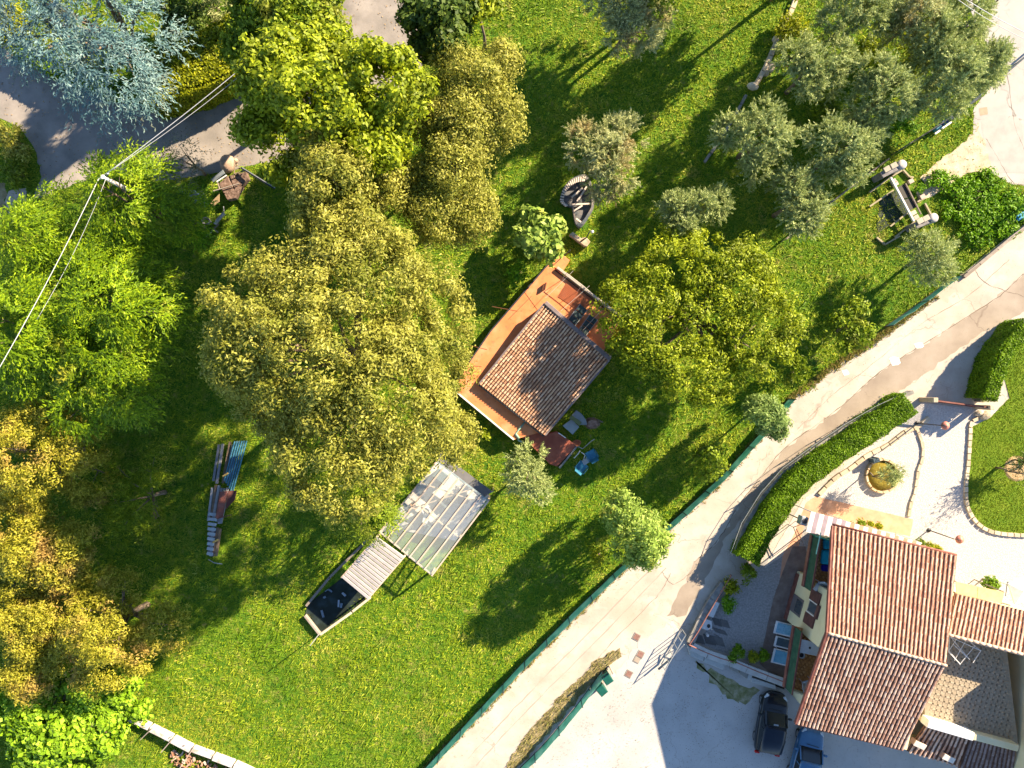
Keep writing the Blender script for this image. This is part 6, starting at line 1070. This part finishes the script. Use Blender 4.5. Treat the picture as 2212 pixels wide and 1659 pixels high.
MB().slab([tt(1900, 930, .75), tt(1965, 925, .62), tt(1925, 1150, .62), tt(1860, 1160, .75)], .03).build("panel", M_rust, t); MB().slab([tt(1970, 925, .62), tt(2045, 920, .5), tt(2030, 1000, .5), tt(1945, 1090, .62)], .03).build("panel", mat("dark_red", (.08, .03, .025)), t); MB().beam(tt(1870, 1165, .72), tt(2000, 1130, .6), .05, .05).build("rim", M_rust, t)
for (x, y, lb) in ((1890, 1340, "short yellow offcut beside the lumber stack's narrow end"), (1975, 775, "yellow knob of wood on top of the lumber stack")): c = P(*T(0, 2, x, y)); o = MB().tube([c + Vector((-.15, -.1, .55)), c + Vector((.2, .1, .6))], .06, 7).build("wood_offcut", mat("yellow_wood", (.5, .33, .1)), at=(c.x, c.y, .5)); tag(o, lb, "offcut")
t = thing("steel_hook_bar", "thin steel bar at the lumber stack's narrow end", "bar", P(458, 1212)); MB().tube([P(*T(0, 2, 1800, 1515), .3), P(*T(0, 2, 1850, 1545), .3), P(*T(0, 2, 1920, 1555), .3)], .03, 6).build("bar_shaft", M_grey, t, smooth=True)
# ------------------------------------------------------------------ scrap heap under the small conifer
sh = lambda x, y, z: P(*R4(x, y), z)
t = thing("rusty_frame_heap", "brown rusty frame heap at the lane edge beside the cedar", "heap", sh(1300, 500, 0)); mB = mat("rusty_mesh", [(.05, .03, .02), (.14, .09, .07), (.24, .17, .14)], scale=7, bump=.03, bscale=18)
for q in (((1150, 480), (1300, 350), (1420, 620), (1230, 640), ), ((1310, 350), (1600, 280), (1640, 400), (1430, 600)), ((1240, 650), (1540, 520), (1430, 720), (1290, 750))): bev(MB().slab([sh(x, y, .5 + random.uniform(0, .25)) for x, y in q], .45).build("scrap_block", mB, t), .03)
for a_, b_ in (((1060, 605), (1490, 480)), ((1410, 100), (1410, 380)), ((1410, 320), (1590, 260)), ((1130, 460), (1170, 580))): MB().tube([sh(*a_, .9), sh(*b_, .8)], .04, 6).build("bar", M_wood if a_[0] != 1410 else M_trunk, t)
t = thing("grey_tray", "pale blue-grey folded sheet leaning on the rusty heap", "sheet", sh(1130, 350, 0)); bev(MB().slab([sh(1020, 410, .8), sh(1215, 250, .95), sh(1255, 310, .9), sh(1060, 460, .7)], .05).build("sheet_face", mat("pale_blue_grey", (.22, .25, .27)), t), .01); MB().beam(sh(1120, 450, .7), sh(1280, 345, .8), .08, .06).build("white_lip", M_white, t)
t = thing("corrugated_sheet", "grey-green roofing sheet with a bright rim beside the young conifer", "sheet", sh(800, 750, 0)); MB().slab([sh(x, y, .9) for x, y in ((470, 560), (740, 590), (1000, 810), (860, 920), (760, 830), (560, 700))], .05).build("sheet_face", mat("grey_green_sheet", [(.12, .14, .15), (.2, .23, .23)], scale=3), t); MB().beam(sh(745, 595, .95), sh(1000, 805, .95), .07, .06).build("bright_rim", M_white, t); MB().slab([sh(x, y, .7) for x, y in ((800, 610), (860, 580), (990, 770), (960, 780))], .04).build("inner_sheet", mat("dark_sheet", (.06, .08, .07)), t)
for k in range(4): MB().tube([sh(780 + k * 45, 820 + k * 12, .93), sh(840 + k * 30, 780 + k * 18, .93)], .015, 5).build("crease", mat("light_line", (.4, .42, .42)), t)
t = thing("ochre_board", "ochre board edge under the bright-rimmed sheet", "board", sh(1080, 780, 0)); bev(MB().slab([sh(x, y, .8) for x, y in ((1010, 800), (1160, 650), (1160, 780), (1060, 860))], .06).build("board_face", mat("ochre_board", (.25, .18, .1)), t), .01)
t = thing("bent_duct", "short silver duct at the scrap heap's lower end", "duct", sh(1130, 1060, 0)); MB().tube([sh(1240, 970, .4), sh(1150, 1070, .4), sh(1090, 1150, .35)], .12, 8).build("duct_body", mat("dull_silver", (.28, .29, .32), metal=.3, rough=.5), t, smooth=True); MB().tube([sh(1230, 860, .4), sh(1240, 960, .4)], .03, 6).build("wire_stub", M_grey, t)
t = thing("silver_bucket", "crumpled silver bucket beside the short duct", "bucket", sh(980, 1120, 0)); MB().lathe(sh(985, 1120, 0), [(.2, 0), (.27, .45), (.29, .47), (.24, .45), (.18, .08), (0, .08)], 12, 1, .8).build("pail", mat("dull_silver", (.28, .29, .32)), t); MB().tube([sh(950, 1090, .5), sh(985, 1090, .62), sh(1020, 1120, .5)], .015, 5).build("handle", M_grey, t)
t = thing("timber_offcuts", "crossed offcuts of timber below the silver bucket", "timber", sh(1050, 1250, 0))
for a_, b_ in (((890, 1390), (1050, 1260)), ((1040, 1260), (1150, 1150)), ((1050, 1220), (1140, 1290))): bev(MB().beam(sh(*a_, .2), sh(*b_, .25), .09, .06).build("offcut", M_wood, t), .01)
t = thing("dark_beam", "dark steel beam leaning from the rusty heap under the cedar", "beam", sh(1800, 400, 0)); MB().beam(sh(1530, 220, .9), sh(2080, 560, 1.4), .14, .12).build("beam_web", mat("dark_blue_steel", (.02, .025, .035), rough=.4), t); MB().beam(sh(1540, 215, .98), sh(2085, 550, 1.48), .05, .03).build("flange", M_grey, t)
t = thing("round_boulder", "round pale boulder beside the rusty heap on the lane verge", "boulder", sh(1320, 160, 0)); MB().lathe(sh(1320, 170, 0), [(.42, 0), (.5, .2), (.42, .48), (.2, .66), (0, .7)], 14, 1, 1.25).build("stone_body", mat("tan_boulder", [(.25, .17, .12), (.4, .29, .22)], scale=4, bump=.03), t, smooth=True); MB().lathe(sh(1440, 110, 0), [(.15, 0), (.17, .15), (.0, .3)], 9).build("chip", MATS["tan_boulder"], t)
# hedge-foot stone, bins and small items of the lane corner
c = P(*T(0, 0, 1640, 795)); t = thing("pale_boulder", "pale boulder with a small block below the wide hedge at the lane", "boulder", c); MB().lathe(c, [(.4, 0), (.46, .2), (.32, .4), (0, .46)], 7, 1.2, .7, -.4).build("stone_body", mat("pale_rock", (.35, .3, .24)), t); bev(MB().box(c + Vector((0, -.4, .12)), (.35, .3, .24)).build("block", M_conc, t), .03)
kerb("dark stone kerb below the wide hedge along the shaded lane", [(205, 182), (240, 197), (285, 207), (330, 213), (375, 215), (420, 214), (470, 203)], (.5, .16, .14), m=mat("dark_kerb", (.12, .1, .08), island=.5))
c = P(2196, 470); t = thing("blue_crate", "small bright blue crate on the weeds at the frame edge", "crate", c); bev(MB().box(c + Vector((0, 0, .2)), (.62, .4, .4), .5).build("crate_body", mat("crate_blue", (.01, .15, .3), rough=.5), t), .03); MB().box(c + Vector((.03, .02, .42)), (.5, .3, .04), .5).build("contents", mat("blue_content", [(.02, .2, .35), (.1, .35, .45)], scale=12), t)
for i, (x, y) in enumerate(((1520, 1060), (1440, 1120))):
    c = P(*T(3, 0, x, y)); t = thing("blue_tarp_bundle", ["dark blue covered bundle by the wire fence, upper one", "small teal bundle by the wire fence, lower one"][i], "bundle", c)
    bev(MB().box(c + Vector((0, 0, .25)), (.5 if i else .9, .3, .4), .6).build("cover", mat("navy_tarp" if not i else "teal_tarp", (.02, .06, .14) if not i else (.02, .15, .2), rough=.5), t), .08); MB().box(c + Vector((.1, -.22, .1)), (.7 if not i else .4, .1, .16), .6).build("sill", M_white, t)
def ragged_line(name, pts, w_, z, m, seed):
    rs = np.random.default_rng(seed); q = np.array(catmull(pts, 10, False)); q = q + np.cumsum(rs.normal(0, .5, q.shape), 0) * .35 + rs.normal(0, .7, q.shape); d = np.gradient(q, axis=0); d /= np.linalg.norm(d, axis=1, keepdims=True); nr = np.stack([-d[:, 1], d[:, 0]], 1)
    ww = w_ * rs.uniform(.15, 1, len(q))[:, None]; a_, b_ = q - nr * ww, q + nr * ww; k = len(q); V = [P(p[0], p[1]) + Vector((0, 0, z)) for p in list(a_) + list(b_)]
    o = MB().add(V, [(i, i + 1, k + i + 1, k + i) for i in range(k - 1)]).build(name, m, at=(0, 0, 0)); o["kind"] = "structure"
mck = mat("crack_fill", [(.09, .07, .05), (.16, .12, .09)], scale=3, rough=1)
ragged_line("road_crack", [(2212, 590), (2150, 645), (2020, 728), (1900, 805), (1810, 885), (1700, 965), (1640, 1035), (1592, 1100), (1552, 1168), (1500, 1215)], .9, .0115, mck, 1)
ragged_line("road_crack", [(2180, 560), (2090, 640), (1990, 700), (1880, 790), (1790, 860), (1720, 930)], .5, .0118, mck, 2)
ragged_line("road_crack", [(1430, 1235), (1455, 1262), (1500, 1228), (1520, 1190)], .7, .0112, mck, 3)
ragged_line("road_crack", [(2095, 560), (2130, 610), (2212, 640)], .6, .012, mck, 4)
ragged_line("road_crack", [(2130, 300), (2160, 350), (2190, 395), (2215, 400)], .6, .012, mck, 5)
ragged_line("road_crack", [(2110, 60), (2170, 140), (2190, 260), (2215, 330)], .5, .012, mck, 6)
ragged_line("road_crack", [(1240, 1480), (1330, 1380), (1420, 1290), (1450, 1240)], .4, .0165, mck, 7)
mtr = mat("tyre_track", [(.27, .235, .20), (.33, .29, .25)], scale=1.5, rough=1)
for i, off in enumerate((0, 20)):
    ragged_line("tyre_track", [(1010 + off, 1640 + off * .6), (1140 + off, 1500 + off * .6), (1280 + off, 1360 + off * .6), (1420 + off, 1215 + off * .6)], 1.6, .0082 + .0002 * i, mtr, 8 + i)
def flakes(name, label, cat, poly, n, z, sz, cols, seed):
    rs = np.random.default_rng(seed); pl = np.array(poly, float); u = rs.uniform(pl[:, 0].min(), pl[:, 0].max(), n * 3); v = rs.uniform(pl[:, 1].min(), pl[:, 1].max(), n * 3); k = inside(pl, u, v); dens = np.sin(u * .09 + 2 * np.sin(v * .05)) + rs.normal(0, .8, len(u)) > .2; k &= dens; u, v = u[k][:n], v[k][:n]; n = len(u)
    C = np.stack([(u - CU) / S, -(v - CV) / S, np.full(n, z)], 1); a = rs.uniform(0, 6.28, n); d = np.stack([np.cos(a), np.sin(a), rs.normal(0, .25, n)], 1); nn = unit(np.array([0, 0, 1.]) + rs.normal(size=(n, 3)) * .35)
    C[:, 2] += .03; V, Q = leaf_quads(C, unit(d), nn, rs.uniform(.5, 1.4, n) * sz, rs.uniform(.5, 1, n) * sz * .7); V[:, 2] = np.maximum(V[:, 2], z + .003)
    tag(np_mesh(name, V, Q, mat(name + "_colour", cols, scale=2, island=.9, rough=.9)), label, cat, kind='stuff')
flakes("leaf_litter", "fallen brown leaves on the shaded asphalt lane", "leaves", lane, 2600, .008, .1, [(.10, .06, .03), (.28, .18, .08), (.45, .32, .16)], 61)
flakes("verge_litter", "dry leaves and grit along the lane beside the netting fence", "leaves", [(960, 1640), (1130, 1452), (1330, 1255), (1450, 1150), (1640, 960), (1800, 810), (1960, 700), (1975, 722), (1820, 840), (1660, 985), (1470, 1172), (1345, 1285), (1150, 1475), (1000, 1650)], 2600, .013, .07, [(.14, .11, .05), (.3, .22, .12), (.42, .3, .18)], 62)
flakes("courtyard_grit", "dark grit and small leaves scattered over the courtyard", "leaves", [(1180, 1650), (1300, 1500), (1480, 1420), (1700, 1520), (1720, 1659), (1400, 1700)], 1500, .0165, .06, [(.05, .045, .03), (.16, .13, .09), (.3, .24, .16)], 63)
# ------------------------------------------------------------------ poles and cables
pl_ = thing("utility_pole", "white utility pole rising out of the vivid green conifer", "utility pole", down(P(224, 384, 8.3))); tp = P(222, 382, 8.3)
MB().tube([down(tp), tp], [.17, .1], 12).build("pole_shaft", mat("pale_pole", [(.42, .42, .42), (.6, .6, .6)], scale=3), pl_, smooth=True); MB().beam(tp + Vector((-.25, -.1, -.15)), tp + Vector((.3, .25, -.15)), .06, .06).build("crossarm", M_grey, pl_)
for dx, dy in ((-.2, -.08), (.25, .2)): MB().lathe(tp + Vector((dx, dy, -.1)), [(.05, 0), (.06, .06), (.03, .12), (0, .13)], 10).build("insulator", M_white, pl_, smooth=True)
MB().lathe(tp - Vector((0, 0, .02)), [(.11, 0), (.11, .05), (0, .07)], 12).build("pole_cap", M_white, pl_)
mC = mat("cable_sheath", [(.42, .44, .48), (.52, .54, .58)], rough=.4)
def cable(label, a_, b_, sag, r=.022, grp="overhead cables"):
    a_, b_ = Vector(a_), Vector(b_); pts = [a_.lerp(b_, k / 14) - Vector((0, 0, sag * 4 * (k / 14) * (1 - k / 14))) for k in range(15)]
    o = MB().tube(pts, r, 6).build("overhead_cable", mC, at=tuple(a_), smooth=True); tag(o, label, "cable", grp)
cable("thicker overhead cable crossing the shaded lane from pole to broadleaf tree", tp + Vector((.25, .2, .03)), P(560, 115, 8.6), .15, .02)
cable("thinner overhead cable running parallel below the thicker one over the lane", tp + Vector((-.2, -.08, .03)), P(560, 128, 8.0), .35, .013)
cable("white overhead cable running over the vivid green conifers to the frame edge", tp + Vector((-.2, -.1, .03)), P(-40, 860, 9.8), .25, .02)
cable("thin overhead cable beside the white one above the green conifers", tp + Vector((.1, -.1, -.1)), P(80, 690, 8.6), .3, .01)
cable("upper of two overhead cables crossing the street corner", P(2070, -12, 6.5), P(2260, 92, 6.5), .15, .018, "cables over the street corner")
cable("lower of two overhead cables crossing the street corner", P(2060, -8, 6.2), P(2260, 105, 6.2), .25, .014, "cables over the street corner")
t = thing("street_post", "slim dark post at the street corner beside the tall olive", "post", P(2088, 54)); MB().tube([P(2088, 54), P(2088, 54) + Vector((.55, .45, 3.0))], [.06, .04], 8).build("post_shaft", M_dark, t); MB().lathe(P(2088, 54), [(.12, 0), (.12, .05), (.05, .06)], 10).build("foot", M_dark, t)
sl_ = thing("street_lamp", "lamp post just past the frame edge, shading the lush weeds", "street lamp", P(2262, 400)); q = P(2262, 400); MB().tube([q, q + Vector((0, 0, 4.4))], [.08, .05], 10).build("pole_shaft", M_dark, sl_); MB().tube([q + Vector((0, 0, 4.4)), q + Vector((-.5, .1, 4.6))], .04, 8).build("arm", M_dark, sl_); MB().box(q + Vector((-.7, .12, 4.6)), (.5, .2, .1), -.2).build("lamp_head", M_grey, sl_)
t = thing("bark_ring", "ring of pale bark chips around the bare tree on the lawn", "mulch", P(2195, 1012)); MB().lathe(P(2196, 1012) + Vector((0, 0, .02)), [(.85, 0), (.7, .06), (.2, .08), (0, .08)], 22).build("bark_chips", mat("bark_chip", [(.2, .12, .05), (.36, .25, .12), (.45, .36, .22)], scale=9, bump=.03, bscale=20), t)
